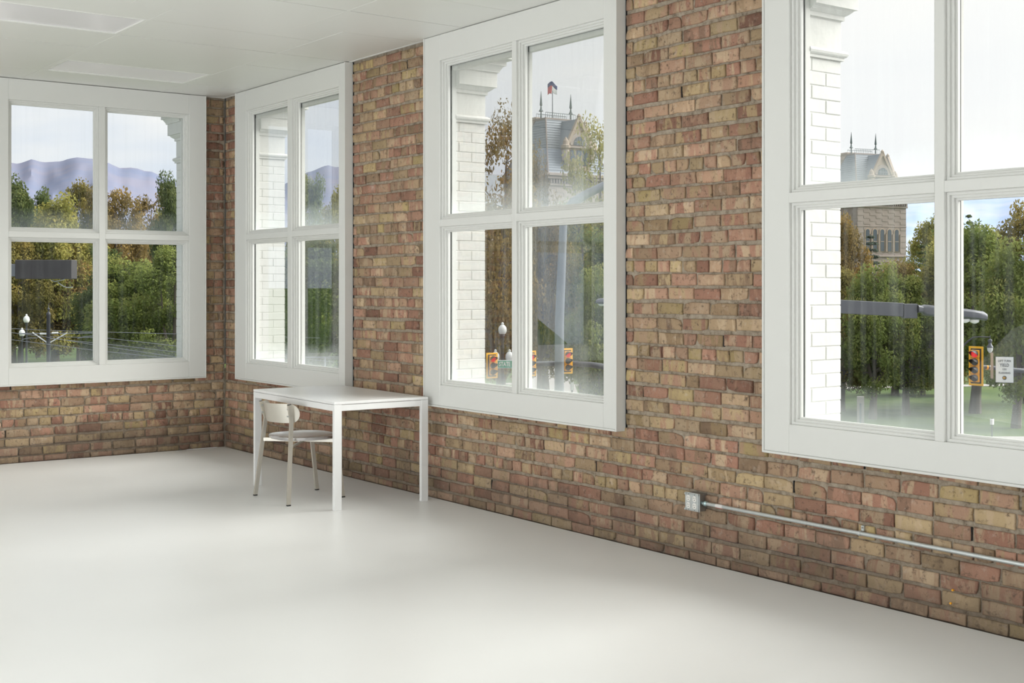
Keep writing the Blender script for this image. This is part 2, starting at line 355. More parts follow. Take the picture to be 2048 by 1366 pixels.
    bp = N(t, 'ShaderNodeBump'); bp.inputs['Strength'].default_value = .55; bp.inputs['Distance'].default_value = .006; L(ng.outputs['Fac'], bp.inputs['Height']); L(bp.outputs[0], b.inputs['Normal'])
    return m
def soot(t, colsock, g):
    "grime band above the floor, as stains with ragged edges"
    L = t.links.new
    sp = N(t, 'ShaderNodeSeparateXYZ'); L(g.outputs['Position'], sp.inputs[0])
    n = N(t, 'ShaderNodeTexNoise'); n.inputs['Scale'].default_value = 2.6; n.inputs['Detail'].default_value = 6; L(g.outputs['Position'], n.inputs['Vector'])
    a = N(t, 'ShaderNodeMath', operation='MULTIPLY_ADD'); L(n.outputs['Fac'], a.inputs[0]); a.inputs[1].default_value = -.62; L(sp.outputs[2], a.inputs[2])
    r = N(t, 'ShaderNodeMapRange'); r.inputs[1].default_value = .06; r.inputs[2].default_value = -.20; r.inputs[4].default_value = .55; L(a.outputs[0], r.inputs[0])
    mx = N(t, 'ShaderNodeMix', data_type='RGBA'); L(r.outputs[0], mx.inputs[0]); L(colsock, mx.inputs[6]); mx.inputs[7].default_value = (.13, .095, .07, 1)
    # thin dark chalk line snapped along the foot of the wall
    l1 = N(t, 'ShaderNodeMath', operation='SUBTRACT'); L(sp.outputs[2], l1.inputs[0]); l1.inputs[1].default_value = .149
    l2 = N(t, 'ShaderNodeMath', operation='ABSOLUTE'); L(l1.outputs[0], l2.inputs[0])
    l3 = N(t, 'ShaderNodeMath', operation='LESS_THAN'); L(l2.outputs[0], l3.inputs[0]); l3.inputs[1].default_value = .0022
    l4 = N(t, 'ShaderNodeMapRange'); l4.inputs[1].default_value = .40; l4.inputs[2].default_value = .52; l4.inputs[4].default_value = .75; L(n.outputs['Fac'], l4.inputs[0])
    l5 = N(t, 'ShaderNodeMath', operation='MULTIPLY'); L(l3.outputs[0], l5.inputs[0]); L(l4.outputs[0], l5.inputs[1])
    ml_ = N(t, 'ShaderNodeMix', data_type='RGBA'); L(l5.outputs[0], ml_.inputs[0]); L(mx.outputs[2], ml_.inputs[6]); ml_.inputs[7].default_value = (.05, .05, .07, 1); mx = ml_
    # white lime runs
    n2 = N(t, 'ShaderNodeTexNoise'); n2.inputs['Scale'].default_value = 1.5; n2.inputs['Detail'].default_value = 12; n2.inputs['Roughness'].default_value = .72
    o_ = N(t, 'ShaderNodeVectorMath', operation='ADD'); L(g.outputs['Position'], o_.inputs[0]); o_.inputs[1].default_value = (3.7, 0, 1.3); L(o_.outputs[0], n2.inputs['Vector'])
    r2 = N(t, 'ShaderNodeMapRange'); r2.inputs[1].default_value = .63; r2.inputs[2].default_value = .74; r2.inputs[4].default_value = .6; L(n2.outputs['Fac'], r2.inputs[0])
    m2 = N(t, 'ShaderNodeMix', data_type='RGBA'); L(r2.outputs[0], m2.inputs[0]); L(mx.outputs[2], m2.inputs[6]); m2.inputs[7].default_value = (.62, .57, .50, 1)
    return m2.outputs[2]
def mortar_mat():
    m = bpy.data.materials.new('mortar'); m.use_nodes = True; t = m.node_tree; b = t.nodes['Principled BSDF']; L = t.links.new
    b.inputs['Roughness'].default_value = .95; b.inputs['Specular IOR Level'].default_value = .1
    g = N(t, 'ShaderNodeNewGeometry')
    n = N(t, 'ShaderNodeTexNoise'); n.inputs['Scale'].default_value = 26; n.inputs['Detail'].default_value = 8; n.inputs['Roughness'].default_value = .7; L(g.outputs['Position'], n.inputs['Vector'])
    r = N(t, 'ShaderNodeValToRGB'); e = r.color_ramp.elements; e[0].position = .30; e[0].color = (.15, .115, .08, 1); e[1].position = .62; e[1].color = (.47, .40, .315, 1)
    x = e.new(.45); x.color = (.36, .30, .23, 1)
    L(n.outputs['Fac'], r.inputs['Fac']); col = soot(t, r.outputs[0], g); L(col, b.inputs['Base Color'])
    bp = N(t, 'ShaderNodeBump'); bp.inputs['Strength'].default_value = 1; bp.inputs['Distance'].default_value = .012; L(n.outputs['Fac'], bp.inputs['Height']); L(bp.outputs[0], b.inputs['Normal'])
    return m
M['brick'] = brick_mat(); M['mortar'] = mortar_mat()
def floor_mat():
    m = bpy.data.materials.new('painted_floor'); m.use_nodes = True; t = m.node_tree; b = t.nodes['Principled BSDF']; L = t.links.new
    g = N(t, 'ShaderNodeNewGeometry')
    n = N(t, 'ShaderNodeTexNoise'); n.inputs['Scale'].default_value = .9; n.inputs['Detail'].default_value = 8; L(g.outputs['Position'], n.inputs['Vector'])
    r = N(t, 'ShaderNodeValToRGB'); e = r.color_ramp.elements; e[0].position = .3; e[0].color = (.82, .82, .805, 1); e[1].position = .7; e[1].color = (.86, .86, .845, 1)
    L(n.outputs['Fac'], r.inputs['Fac'])
    # scuffs: sparse thin scratches
    mp = N(t, 'ShaderNodeMapping'); mp.inputs['Scale'].default_value = (1.2, 9, 1); mp.inputs['Rotation'].default_value = (0, 0, .5); L(g.outputs['Position'], mp.inputs['Vector'])
    n2 = N(t, 'ShaderNodeTexNoise'); n2.inputs['Scale'].default_value = 3; n2.inputs['Detail'].default_value = 10; n2.inputs['Roughness'].default_value = .8; L(mp.outputs[0], n2.inputs['Vector'])
    r2 = N(t, 'ShaderNodeMapRange'); r2.inputs[1].default_value = .72; r2.inputs[2].default_value = .80; r2.inputs[4].default_value = .25; L(n2.outputs['Fac'], r2.inputs[0])
    mx = N(t, 'ShaderNodeMix', data_type='RGBA'); L(r2.outputs[0], mx.inputs[0]); L(r.outputs[0], mx.inputs[6]); mx.inputs[7].default_value = (.60, .58, .54, 1)
    L(mx.outputs[2], b.inputs['Base Color'])
    rr = N(t, 'ShaderNodeMapRange'); rr.inputs[3].default_value = .30; rr.inputs[4].default_value = .46; L(n.outputs['Fac'], rr.inputs[0]); L(rr.outputs[0], b.inputs['Roughness'])
    n3 = N(t, 'ShaderNodeTexNoise'); n3.inputs['Scale'].default_value = 5; n3.inputs['Detail'].default_value = 3; L(g.outputs['Position'], n3.inputs['Vector'])
    bp = N(t, 'ShaderNodeBump'); bp.inputs['Strength'].default_value = .12; bp.inputs['Distance'].default_value = .01; L(n3.outputs['Fac'], bp.inputs['Height']); L(bp.outputs[0], b.inputs['Normal'])
    return m
M['floor'] = floor_mat()

# ------------------------------------------------------------------ room shell
X1, Y1, CZ = 13.6, -9.0, 3.30
tag(MB().box((.012, Y1, -.12), (X1, -.012, 0)).build('floor', M['floor']), kind='structure')
wins_R = [(.381, .603, 1.44, 1.515, 2.342, 2.453), (3.604, 3.81, 4.67, 4.716, 5.587, 5.710),
          (6.846, 7.023, 7.878, 7.927, 8.785, 8.905), (10.06, 10.24, 11.09, 11.14, 12.00, 12.12)]
wins_L = [(-2.165, -1.996, -1.218, -1.165, -.383, -.216), (-5.45, -5.28, -4.50, -4.45, -3.67, -3.50)]
ZB, Z0, Z1, Z2, Z3 = .665, .822, 1.940, 1.992, 3.115      # frame foot, openings
RV = .017                                                 # masonry reveal set back
FT = .065                                                 # frame thickness
def wall_body(name, L, wins, M4):
    "mortar body of the inner leaf with openings; u along the wall, room side is -v"
    mb = MB(); u = -.02 if name == 'wall_right' else -.02
    prev = -.0
    for w in wins:
        a, b = w[1]+RV, w[4]-RV
        mb.box((prev, .011, 0), (a, .05, 3.5)); mb.box((a, .011, 0), (b, .05, Z0+.004)); mb.box((a, .011, Z3+.004), (b, .05, 3.5)); prev = b
    mb.box((prev, .011, 0), (L, .05, 3.5))
    # outer leaf below the sills and above the heads
    mb.box((-.3 if name == 'wall_right' else 0, .05, -3), (L, .31, Z0-.095)); 
    return mb.build(name, M['mortar'], M=M4)
MR = Matrix.Identity(4)
ML = Matrix.Rotation(math.pi/2, 4, 'Z')    # local +x -> world +y ; local -y -> world +x ; so u = world y
wins_Lu = [tuple(w) for w in wins_L]
wallR = wall_body('wall_right', X1, wins_R, MR); tag(wallR, kind='structure')
mb = MB()
seg = sorted(wins_L); prev = Y1
for w in seg:
    a, b = w[1]+RV, w[4]-RV
    mb.box((prev, .011, 0), (a, .05, 3.5)); mb.box((a, .011, 0), (b, .05, Z0+.004)); mb.box((a, .011, Z3+.004), (b, .05, 3.5)); prev = b
mb.box((prev, .011, 0), (0, .05, 3.5)); mb.box((Y1, .05, -3), (-.36, .31, Z0-.095))
wallL = mb.build('wall_left', M['mortar'], M=ML); tag(wallL, kind='structure')
tag(MB().box((X1, Y1, 0), (X1+.1, 0, 3.4)).build('wall_near_end', M['wallpaint']), kind='structure')
tag(MB().box((0, Y1-.1, 0), (X1, Y1, 3.4)).build('wall_rear', M['wallpaint']), kind='structure')

# ---- bricks
def brick_variant(l, h, seed):
    r = random.Random(seed); n = []
    jit = lambda a: r.uniform(-a, a)
    hx, hz = l/2, h/2
    pts = [(-hx, -hz), (-hx*.33, -hz), (hx*.38, -hz), (hx, -hz), (hx, 0), (hx, hz), (hx*.3, hz), (-hx*.4, hz), (-hx, hz), (-hx, 0)]
    pts = [(x+jit(.0028), z+jit(.0026)) for x, z in pts]
    if r.random() < .25:
        c = r.choice([0, 3, 5, 8]); x, z = pts[c]; k = r.uniform(.006, .016); pts[c] = (x - math.copysign(k, x), z - math.copysign(k*.8, z))
    ff = []; cs = r.uniform(.003, .007); tilt = jit(.004); tz = jit(.003)
    V = []
    for x, z in pts: V.append((x*(1-cs/hx), -.0035+jit(.0012)+tilt*x/hx+tz*z/hz, z*(1-cs/hz)))
    for x, z in pts: V.append((x, .0015+jit(.001), z))
    for x, z in pts: V.append((x*1.0, .013, z))
    V.append((jit(.01), -.0045+jit(.001), jit(.005)))
    F = []
    m = len(pts)
    for i in range(m):
        j = (i+1) % m
        F += [(i, j, 3*m), (i, i+m, j+m), (i, j+m, j), (i+m, i+2*m, j+2*m), (i+m, j+2*m, j+m)]
    return np.array(V, dtype=float), np.array(F, dtype=int)
VARS = {'s': [brick_variant(.195, .066, 10+i) for i in range(14)], 'h': [brick_variant(.096, .066, 50+i) for i in range(10)]}
VMESH = {}
for k, lst in VARS.items():
    for i, (V, F) in enumerate(lst):
        me = np_mesh('brick', V, F[:, ::-1] if False else F, M['brick'], {'bid': np.full(len(F), i*.371+(5 if k == 's' else 9))})
        VMESH[(k, i)] = me
def lay_bricks(length, start, wins, headers, seed):
    "list of (u_center, z_center, length, kind) for one wall"
    r = random.Random(seed); out = []
    for k in range(0, 42):
        zc = .34+(k-4)*.0808
        if zc-.04 > CZ+.03: break
        ivs = [(start, length)]
        if zc > ZB+.022:
            for w in wins:
                nv = []
                for a, b in ivs:
                    if w[5] <= a or w[0] >= b: nv.append((a, b)); continue
                    if w[0] > a: nv.append((a, w[0]-.004))
                    if w[5] < b: nv.append((w[5]+.005, b))
                ivs = nv
        for a, b in ivs:
            head = headers(k, (a+b)/2) if callable(headers) else False
            u = a; first = True
            while u < b-.02:
                hd = headers(k, u)
                L = .1045 if hd else .2065
                if r.random() < .05 and not hd: L = .1045
                L += r.uniform(-.005, .005)
                if first: L *= r.choice([.5, 1, .75, .3]) if not hd else r.choice([.6, 1]); first = False
                e = min(u+L, b)
                if b-e < .03: e = b
                ln = e-u-.0120 - (r.random() < .1)*.006
                if ln > .018: out.append((u+.006+ln/2, zc+.006*math.sin(u*1.7+k*.9)+r.uniform(-.0025, .0025), ln, r))
                u = e
    return out
def place_bricks(wall, M4, specs, seed, tofloat):
    r = random.Random(seed); big = []
    for (u, z, ln, _) in specs:
        p = M4 @ Vector((u, 0, z)); x, y, d = proj(p) if (p-CAM).dot(FWD) > .5 else (-9e3, 0, 1)
        q = M4 @ Vector((u+ln/2, 0, z)); 
        A = 0
        if (q-CAM).dot(FWD) > .5:
            x2 = proj(q)[0]; w = 2*abs(x2-x); h = FPX*.066/d
            if -w/2 < x < 2048+w/2 and -h/2 < y < 1366+h/2:
                A = w*h
                cxl, cxr = max(0, x-w/2), min(2048, x+w/2); A *= max(0, cxr-cxl)/max(w, 1e-6)
        if z < .04: A *= .5
        big.append(A)
    order = sorted(range(len(specs)), key=lambda i: -big[i])
    chosen = set(i for i in order[:298] if big[i] > 0)
    VS, FS, AS = [], [], []; base = 0; slots = MB()
    for i, (u, z, ln, _) in enumerate(specs):
        k = 's' if ln > .14 else 'h'; vi = r.randrange(len(VARS[k])); V, F = VARS[k][vi]
        sx = ln/(.195 if k == 's' else .096); fl = r.choice((-1, 1)); sz = r.uniform(.91, 1.0); sy = r.uniform(.6, 1.25)
        if z-.033 < .002: # cut at the floor
            top = z+.033; 
            if top < .012: continue
            sz = (top-.001)/.066; z = top/2+.0005
        if z+.034 > 3.292:
            bot = z-.033
            if bot > 3.285: continue
            sz = (3.292-bot)/.066; z = (3.292+bot)/2
        if r.random() < .022 and ln > .14: slots.box((u+ln/2+.0005, .0105, z-.03), (u+ln/2+r.uniform(.005, .0105), .003, z+.031))
        if i in chosen:
            o = bpy.data.objects.new('brick', VMESH[(k, vi)]); COL.objects.link(o); o.parent = wall
            R_ = Matrix.Rotation(math.pi, 4, 'Y') if fl < 0 else Matrix.Identity(4)
            o.matrix_local = Matrix.Translation((u, 0, z)) @ R_ @ Matrix.Diagonal((sx, sy, sz, 1))
        else:
            P_ = V * np.array([sx*fl, sy, sz*fl]); P_ = P_ + np.array([u, 0, z])
            VS.append(P_); FS.append(F+base); base += len(V); AS.append(np.full(len(F), i*.173+r.random()*40))
    so = slots.build('open_joints', M['dark'], wall); so['kind'] = 'stuff'
    me = np_mesh('far_bricks', np.concatenate(VS), np.concatenate(FS), M['brick'], {'bid': np.concatenate(AS)})
    o = bpy.data.objects.new('far_bricks', me); COL.objects.link(o); o.parent = wall; o['kind'] = 'stuff'
def hdR(k, u): return (k in (4, 17, 24, 31, 37)) if u < 4.6 else (k in (4, 14, 20, 27, 33))
def hdL(k, u): return k in (4, 11, 18, 26, 33)
place_bricks(wallR, MR, lay_bricks(9.8, .012, wins_R, hdR, 3), 4, None)
sL = lay_bricks(-.012, -3.4, wins_L, hdL, 11)
place_bricks(wallL, ML, sL, 12, None)
# plain plastered stretches of both walls that lie behind the camera need no bricks

# ---- interior windows
PROFILE = [(.0, -FT, -.043, .011), (.011, -FT+.022, -.018, .012), (.023, -.018, .004, .011)]
def window(name, w, M4, head_soffit=True, side=1):
    root = empty(name); root.matrix_world = M4; root['kind'] = 'structure'
    o0, a, m0, m1, b, o1 = w; c = .0022
    P = M['paint']; bx = lambda nm, p, q, mt=P, ch=c: MB().cbox(p, q, ch).build(nm, mt, root)
    bk = .0105
    bx('stile', (o0+.012, -FT, ZB+.012), (a, bk, CZ-.004)); bx('stile', (b, -FT, ZB+.012), (o1-.012, bk, CZ-.004))
    bx('head_board', (a, -FT, Z3), (b, bk, CZ-.004)); bx('bottom_board', (a, -FT, ZB+.012), (b, bk, Z0))
    bx('mullion', (m0, -FT-.001, Z0), (m1, bk, Z3)); bx('meeting_rail', (a, -FT, Z1), (m0, bk, Z2)); bx('meeting_rail', (m1, -FT, Z1), (b, bk, Z2))
    bx('edge_bead', (o0, -FT-.007, ZB), (o0+.012, bk, CZ-.003)); bx('edge_bead', (o1-.012, -FT-.007, ZB), (o1, bk, CZ-.003)); bx('edge_bead', (o0+.012, -FT-.009, ZB), (o1-.012, bk, ZB+.012))
    for (p, q) in ((a, m0), (m1, b)):
        for (z0, z1) in ((Z0, Z1), (Z2, Z3)):
            st = MB(); 
            for (ins, y0, _, wd) in PROFILE:
                y0 = -FT+.018+ins*1.35
                A, B, C_, D = p+ins, q-ins, z0+ins, z1-ins
                st.cbox((A, y0, C_), (A+wd+.003, .004, D), .0015); st.cbox((B-wd-.003, y0, C_), (B, .004, D), .0015)
                st.cbox((A, y0-.0005, C_), (B, .0045, C_+wd+.003), .0015); st.cbox((A, y0-.0005, D-wd-.003), (B, .0045, D), .0015)
            st.build('glazing_bead', P, root)
            gi = .034; A, B, C_, D = p+gi, q-gi, z0+gi, z1-gi
            g = MB(); g.box((A-.004, .0045, C_), (A+.0035, .0075, D)); g.box((A, .0045, D-.003), (B, .0075, D+.004)); g.build('gasket_and_shade', M['gasket_and_shade'], root)  # dark strip on two edges: gasket with its shadow line in the colour
            MB().box((A-.01, .008, C_-.01), (B+.01, .012, D+.01)).build('pane', M['glass'], root)
    # outer storm frame seen through the glass
    of = MB(); A, B = a+RV, b-RV
    of.cbox((A, .014, Z0), (A+.022, .052, Z3), .002); of.cbox((B-.022, .014, Z0), (B, .052, Z3), .002)
    dz = .036 if head_soffit else .0
    if head_soffit: of.cbox((A, .014, Z3-.034-dz), (B, .052, Z3+.02), .002)
    of.cbox((m0+.024, .014, Z0), (m1-.0+.022, .052, Z3), .002); of.cbox((A, .014, Z1+.02), (B, .040, Z2-.01), .002)
    of.cbox((A, .014, Z0-.045), (B, .05, Z0+.018), .002); of.cbox((A, .05, Z0-.09), (B, .33, Z0-.05), .002)
    of.build('outer_frame', M['extwhite'], root)
    # wooden block at the head of the jamb
    MB().cbox((A, .054, 2.93), (A+.035, .10, Z3), .003).build('jamb_block', M['extwhite'], root)
    return root
for i, w in enumerate(wins_R):
    window('window_%d' % (i+1), w, MR)
for i, w in enumerate(wins_L):
    # mirror so that the reveal side faces the camera
    r = window('window_%d' % (i+5), w, ML, head_soffit=False)
# dark strips painted in as the shadow gaps at the right-hand edges of the casings
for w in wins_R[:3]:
    tag(MB().box((w[5]+.0005, .001, ZB), (w[5]+.005, .0105, CZ)).build('shade_strip', M['dark']), kind='structure')

# ---- ceiling
ceil = MB().box((0, Y1, CZ+.035), (X1, 0, CZ+.14)).build('ceiling', M['dark']); ceil['kind'] = 'structure'
lights_at = {}
def tile(x0, x1, y0, y1, r):
    g = .0023; dz = r.uniform(-.0012, .0012)
    MB().box((x0+g, y0+.001, CZ+dz), (x1-g, y1-.001, CZ+.016)).build('ceiling_tile', M['ceil'], ceil)
rt = random.Random(5)
tees = MB(); darkt = MB()
def tee_x(x0, x1, y):  tees.cbox((x0, y-.012, CZ-.0015), (x1, y+.012, CZ+.02), .001)
def tee_y(x, y0, y1):  darkt.box((x-.0045, y0, CZ+.009), (x+.0045, y1, CZ+.03))
zone1 = ([.012, .62, 1.225, 1.835, 2.445, 3.06, 3.482], [-.012, -.645, -1.882, -3.118, -4.354, -5.59, -6.83, -8.06, Y1])
xs2 = [3.482]
while xs2[-1]+.617 < X1: xs2.append(xs2[-1]+.617)
xs2.append(X1)
zone2 = (xs2, [-.012, -.955, -2.16, -3.38, -4.60, -5.82, -7.04, -8.26, Y1])
troffer = {(1, 1), (4, 2), (1, 4), (4, 5)}
for zi, (xs, ys) in enumerate((zone1, zone2)):
    for i in range(len(xs)-1):
        for j in range(len(ys)-1):
            y1, y0 = ys[j], ys[j+1]; x0, x1 = xs[i], xs[i+1]
            y1_ = y1-(.012 if j else 0); y0_ = y0+.012
            if (zi == 0 and (i, j) in troffer) or (zi == 1 and i in (4, 10) and j in (2, 5)):
                lights_at[(zi, i, j)] = (x0, x1, y0_, y1_); continue
            tile(x0, x1, y0_, y1_, rt)
        if i: tee_y(xs[i], Y1, -.012)
    for y in ys[1:-1]: tee_x(xs[0], xs[-1], y)
tees.box((0, -.030, CZ-.003), (X1, -.009, CZ+.004)); tees.box((.009, Y1, CZ-.003), (.030, -.03, CZ+.004))
tees.build('ceiling_grid', M['ceil'], ceil); darkt.build('ceiling_joint', M['gasket_and_shade'], ceil)  # joint tees coloured dark for the shade between tiles
lab = {(0, 1, 1): 'flat unlit fluorescent ceiling light panel nearest the left window', (0, 4, 2): 'flat unlit fluorescent ceiling light panel at the upper left, further into the room'}
for key, (x0, x1, y0, y1) in lights_at.items():
    cxm, cym = (x0+x1)/2, (y0+y1)/2
    t = empty('ceiling_light', (cxm, cym, CZ))
    if key in lab: tag(t, lab[key], 'ceiling light')
    else: tag(t, 'unlit ceiling light panel in the part of the ceiling behind the camera', 'ceiling light', 'ceiling lights behind the camera')
    w, h = (x1-x0)/2-.002, (y1-y0)/2-.002
    fr = MB(); b_ = .022
    fr.cbox((-w, -h, -.002), (-w+b_, h, .03)); fr.cbox((w-b_, -h, -.002), (w, h, .03)); fr.cbox((-w+b_, -h, -.002), (w-b_, -h+b_, .03)); fr.cbox((-w+b_, h-b_, -.002), (w-b_, h, .03))
    fr.build('frame', M['ceil'], t)
    MB().box((-w+b_, -h+b_, .006), (w-b_, h-b_, .012)).build('diffuser', M['diffuser'], t)
    gg = MB(); gg.box((w-b_-.0035, -h+b_, .001), (w-b_, h-b_, .006)); gg.box((-w+b_, -h+b_, .001), (w-b_, -h+b_+.0035, .006)); gg.build('shadow_gap', M['gasket_and_shade'], t)

# ------------------------------------------------------------------ exterior piers of painted brick
CAPROF = [(2.690, .012), (2.707, .012), (2.707, .018), (2.714, .025), (2.725, .028), (2.736, .024), (2.742, .012), (2.744, 0), (2.900, 0), (2.900, .013), (2.922, .013),
          (2.925, .020), (2.934, .032), (2.945, .044), (2.952, .046), (2.953, .062), (3.060, .062), (3.060, .074), (3.068, .074), (3.075, .078), (3.092, .088), (3.107, .098), (3.107, .11), (3.15, .11), (3.15, .16), (3.5, .16)]
def rect_loft(mb, x0, x1, y0, y1, prof, grow=(1, 1, 1, 1)):
    n = len(prof); V = []
    for z, p in prof:
        V += [(x0-p*grow[0], y0-p*grow[2], z), (x1+p*grow[1], y0-p*grow[2], z), (x1+p*grow[1], y1+p*grow[3], z), (x0-p*grow[0], y1+p*grow[3], z)]
    F = []
    for k in range(n-1):
        for j in range(4): F.append((k*4+j, k*4+(j+1) % 4, k*4+4+(j+1) % 4, k*4+4+j))
    F += [(3, 2, 1, 0), tuple(range(4*n-4, 4*n))]
    mb.add(V, F)
YF = .318     # outer face of the piers
def pier(x0, x1, label):
    "pier between two right-wall windows; its +x side is the reveal that shows through the glass"
    t = empty('brick_pier', (0, 0, 0)); tag(t, label, 'pier')
    MB().box((x0, .0505, .78), (x1-.004, YF-.004, 2.69)).build('pier_core', M['extwhite'], t)
    cp = MB(); rect_loft(cp, x0, x1, .0505, YF, CAPROF, (1, 1, 0, 1)); cp.build('capital', M['extwhite'], t)
    rows = int((2.688-.80)/.0705)
    r = random.Random(int(x1*100))
    meshes = {}
    for k in range(rows+1):
        z1 = 2.688-k*.0705; z0 = z1-.0675
        for (ya, yb) in (((.052, .196), (.200, YF)) if k % 2 else ((.052, .086), (.090, YF))):
            jx = r.uniform(-.0012, .0012)
            MB().cbox((x1-.10, ya, z0), (x1+jx, yb, z1), .0035).build('brick', M['extwhite'], t)
    return t
pier(2.342-RV, 3.81+RV, 'white painted brick pier outside the middle window, with moulded capital')
pier(5.587-RV, 7.023+RV, 'white painted brick pier outside the nearest right-hand window, with moulded capital')
pier(8.785-RV, 10.24+RV, 'white painted brick pier beyond the right edge of the picture')
# corner pier
t = empty('brick_pier'); tag(t, 'white painted brick pier on the corner of the building, seen through both far windows', 'pier')
YL = -.355
core = MB(); core.box((-YF+.004, .0505, .78), (.617-.004, YF-.004, 2.69)); core.box((-YF+.004, YL+.004, .78), (-.0505, .0505, 2.69)); core.build('pier_core', M['extwhite'], t)
cp = MB(); rect_loft(cp, -YF, .617, .0505, YF, CAPROF, (1, 1, 0, 1)); rect_loft(cp, -YF, -.0505, YL, .0505, CAPROF, (1, 0, 1, 0)); cp.build('capital', M['extwhite'], t)
r = random.Random(3)
for k in range(27):
    z1 = 2.688-k*.0705; z0 = z1-.0675
    for (ya, yb) in (((.052, .196), (.200, YF)) if k % 2 else ((.052, .086), (.090, YF))):
        MB().cbox((.517, ya, z0), (.617+r.uniform(-.0012, .0012), yb, z1), .0035).build('brick', M['extwhite'], t)
    for (xa, xb) in (((-.196, -.052), (-YF, -.200)) if k % 2 else ((-.086, -.052), (-YF, -.090))):
        MB().cbox((xa, YL+r.uniform(-.0012, .0012), z0), (xb, YL+.1, z1), .0035).build('brick', M['extwhite'], t)
# timber lining between the left window and the corner pier, cornice soffits and heads
tr = MB(); tr.box((-.0505, -.40, Z0-.05), (-.095, YL, 3.3)); tr.build('trim_2', M['extwhite'])['kind'] = 'structure'
lt = MB()
for w in wins_R: lt.box((w[1]+RV-.01, .054, 3.17), (w[4]-RV+.01, YF, 3.5))
lt.box((-.054, -2.6, 3.24), (-YF, -.36, 3.5))
lt.box((X1, .054, 3.5), (-.5, .62, 3.9)); lt.box((-.054, Y1, 3.5), (-.62, .62, 3.9))
tag(lt.build('trim_3', M['extwhite']), kind='structure')
# lower facade down to the street so the building stands on the ground
fc = MB(); fc.box((-.3, .05, GZ), (X1, .30, -3)); fc.box((-.3, Y1, GZ), (-.05, .05, -3)); tag(fc.build('wall_outer', M['extwhite']), kind='structure')

# ------------------------------------------------------------------ table
TX0, TX1, TY0, TY1, TH = 2.370, 3.720, -.830, -.090, .735
t = empty('table', (3.045, -.459, 0), math.radians(-1.6)); tag(t, 'white rectangular table with square legs standing against the brick wall', 'table')
hx, hy = (TX1-TX0)/2, (TY1-TY0)/2
MB().cbox((-hx, -hy, TH-.018), (hx, hy, TH), .0015).build('tabletop', M['table'], t)
for sx in (-1, 1):
    for sy in (-1, 1):
        MB().cbox((sx*hx, sy*hy, 0), (sx*(hx-.028), sy*(hy-.056), TH-.0195), .0015).build('leg', M['table'], t)
for sy in (-1, 1): MB().cbox((-hx+.028, sy*(hy-.004), TH-.063), (hx-.028, sy*(hy-.026), TH-.021), .001).build('apron', M['table'], t)
for sx in (-1, 1): MB().cbox((sx*(hx-.004), -hy+.056, TH-.063), (sx*(hx-.026), hy-.056, TH-.021), .001).build('apron', M['table'], t)

# ------------------------------------------------------------------ chair
CO = Vector((3.06, -.75, 0)); t = empty('chair', CO)
tag(t, 'champagne metal chair with curved backrest pushed under the white table', 'chair')
sh = lambda pts: [Vector(p)-CO for p in pts]
legs = {'B': [(3.352, -1.01, .006), (3.284, -.955, .578), (3.312, -.985, .695)], 'A': [(2.800, -1.00, .006), (2.877, -.955, .572), (2.862, -.985, .688)],
        'C': [(2.842, -.522, .006), (2.852, -.575, .432)], 'D': [(3.247, -.526, .006), (3.235, -.575, .432)]}
for k, p in legs.items():
    l = MB().bar(sh(p), .017, .027, side=(1, 0, 0)).build('leg', M['chair'], t)
    f = Vector(p[0]); MB().cbox(tuple(f-CO+Vector((-.0095, -.0145, -.006))), tuple(f-CO+Vector((.0095, .0145, .004))), .002).build('foot', M['black'], l)
    if k in 'AB':
        e_ = Vector(p[-1])-CO; MB().cbox(tuple(e_+Vector((-.0085, -.013, .0))), tuple(e_+Vector((.0085, .013, .004))), .001).build('end_cap', M['black'], l)
for a, b in (((2.858, -.960, .413), (3.225, -.585, .413)), ((3.298, -.960, .413), (2.862, -.585, .413))):
    dz = Vector((0, 0, -.0005)) if a[0] < 3 else Vector((0, 0, -.0125))
    A_, B_ = Vector(a)-CO, Vector(b)-CO; d = (B_-A_).normalized(); sd_ = Vector((0, 0, 1)).cross(d)
    MB().bar([A_+dz, B_+dz], .022, .024 if a[0] < 3 else .012, side=tuple(sd_)).build('rail', M['chair'], t)
# seat: rounded, slightly dished disc
mb = MB(); n = 48; rings = [(0, .447), (.10, .447), (.20, .449), (.224, .452), (.234, .453), (.238, .450), (.237, .440), (.231, .429), (.12, .4275), (0, .4275)]
c_ = Vector((3.045, -.742, 0))-CO
V = []; F = []
for (rr, z) in rings:
    for j in range(n):
        a = 2*math.pi*j/n; q = 1/((abs(math.cos(a))**2.6+abs(math.sin(a))**2.6)**(1/2.6)); V.append((c_.x+rr*q*.97*math.cos(a), c_.y+rr*q*.97*math.sin(a), z))
for k in range(len(rings)-1):
    for j in range(n): F.append((k*n+j, k*n+(j+1) % n, (k+1)*n+(j+1) % n, (k+1)*n+j))
mb.add(V, F); mb.build('seat', M['seat'], t, smooth=True)
# backrest: bent plate with round ends
nu, nv = 40, 8; th = .0045; V = []; F = []
S = .266; hh = .068
def back(s, v):
    "s -1..1 along the bend, v -1..1 up"
    L = s*S; Rr = .25; arc = L/Rr
    x = Rr*math.sin(arc)*1.02; y = -Rr*math.cos(arc)
    endr = hh; dist = S-abs(L); h = hh if dist > endr else math.sqrt(max(0, endr**2-(endr-dist)**2))
    return Vector((3.078+x, -.765+y-.012+.0-.03*v*(h/hh)*max(0, math.cos(arc))*.5, .632+v*h-.004*math.cos(arc)))-CO
g = [[None]*(nv+1) for _ in range(nu+1)]
for side in (0, 1):
    for i in range(nu+1):
        s = math.sin((i/nu-.5)*math.pi)
        for j in range(nv+1):
            v = j/nv*2-1; p = back(s*.999, v); nrm = Vector((p.x-(3.078-CO.x), p.y-(-.765-CO.y), 0)).normalized()
            V.append(p+nrm*(th/2 if side else -th/2))
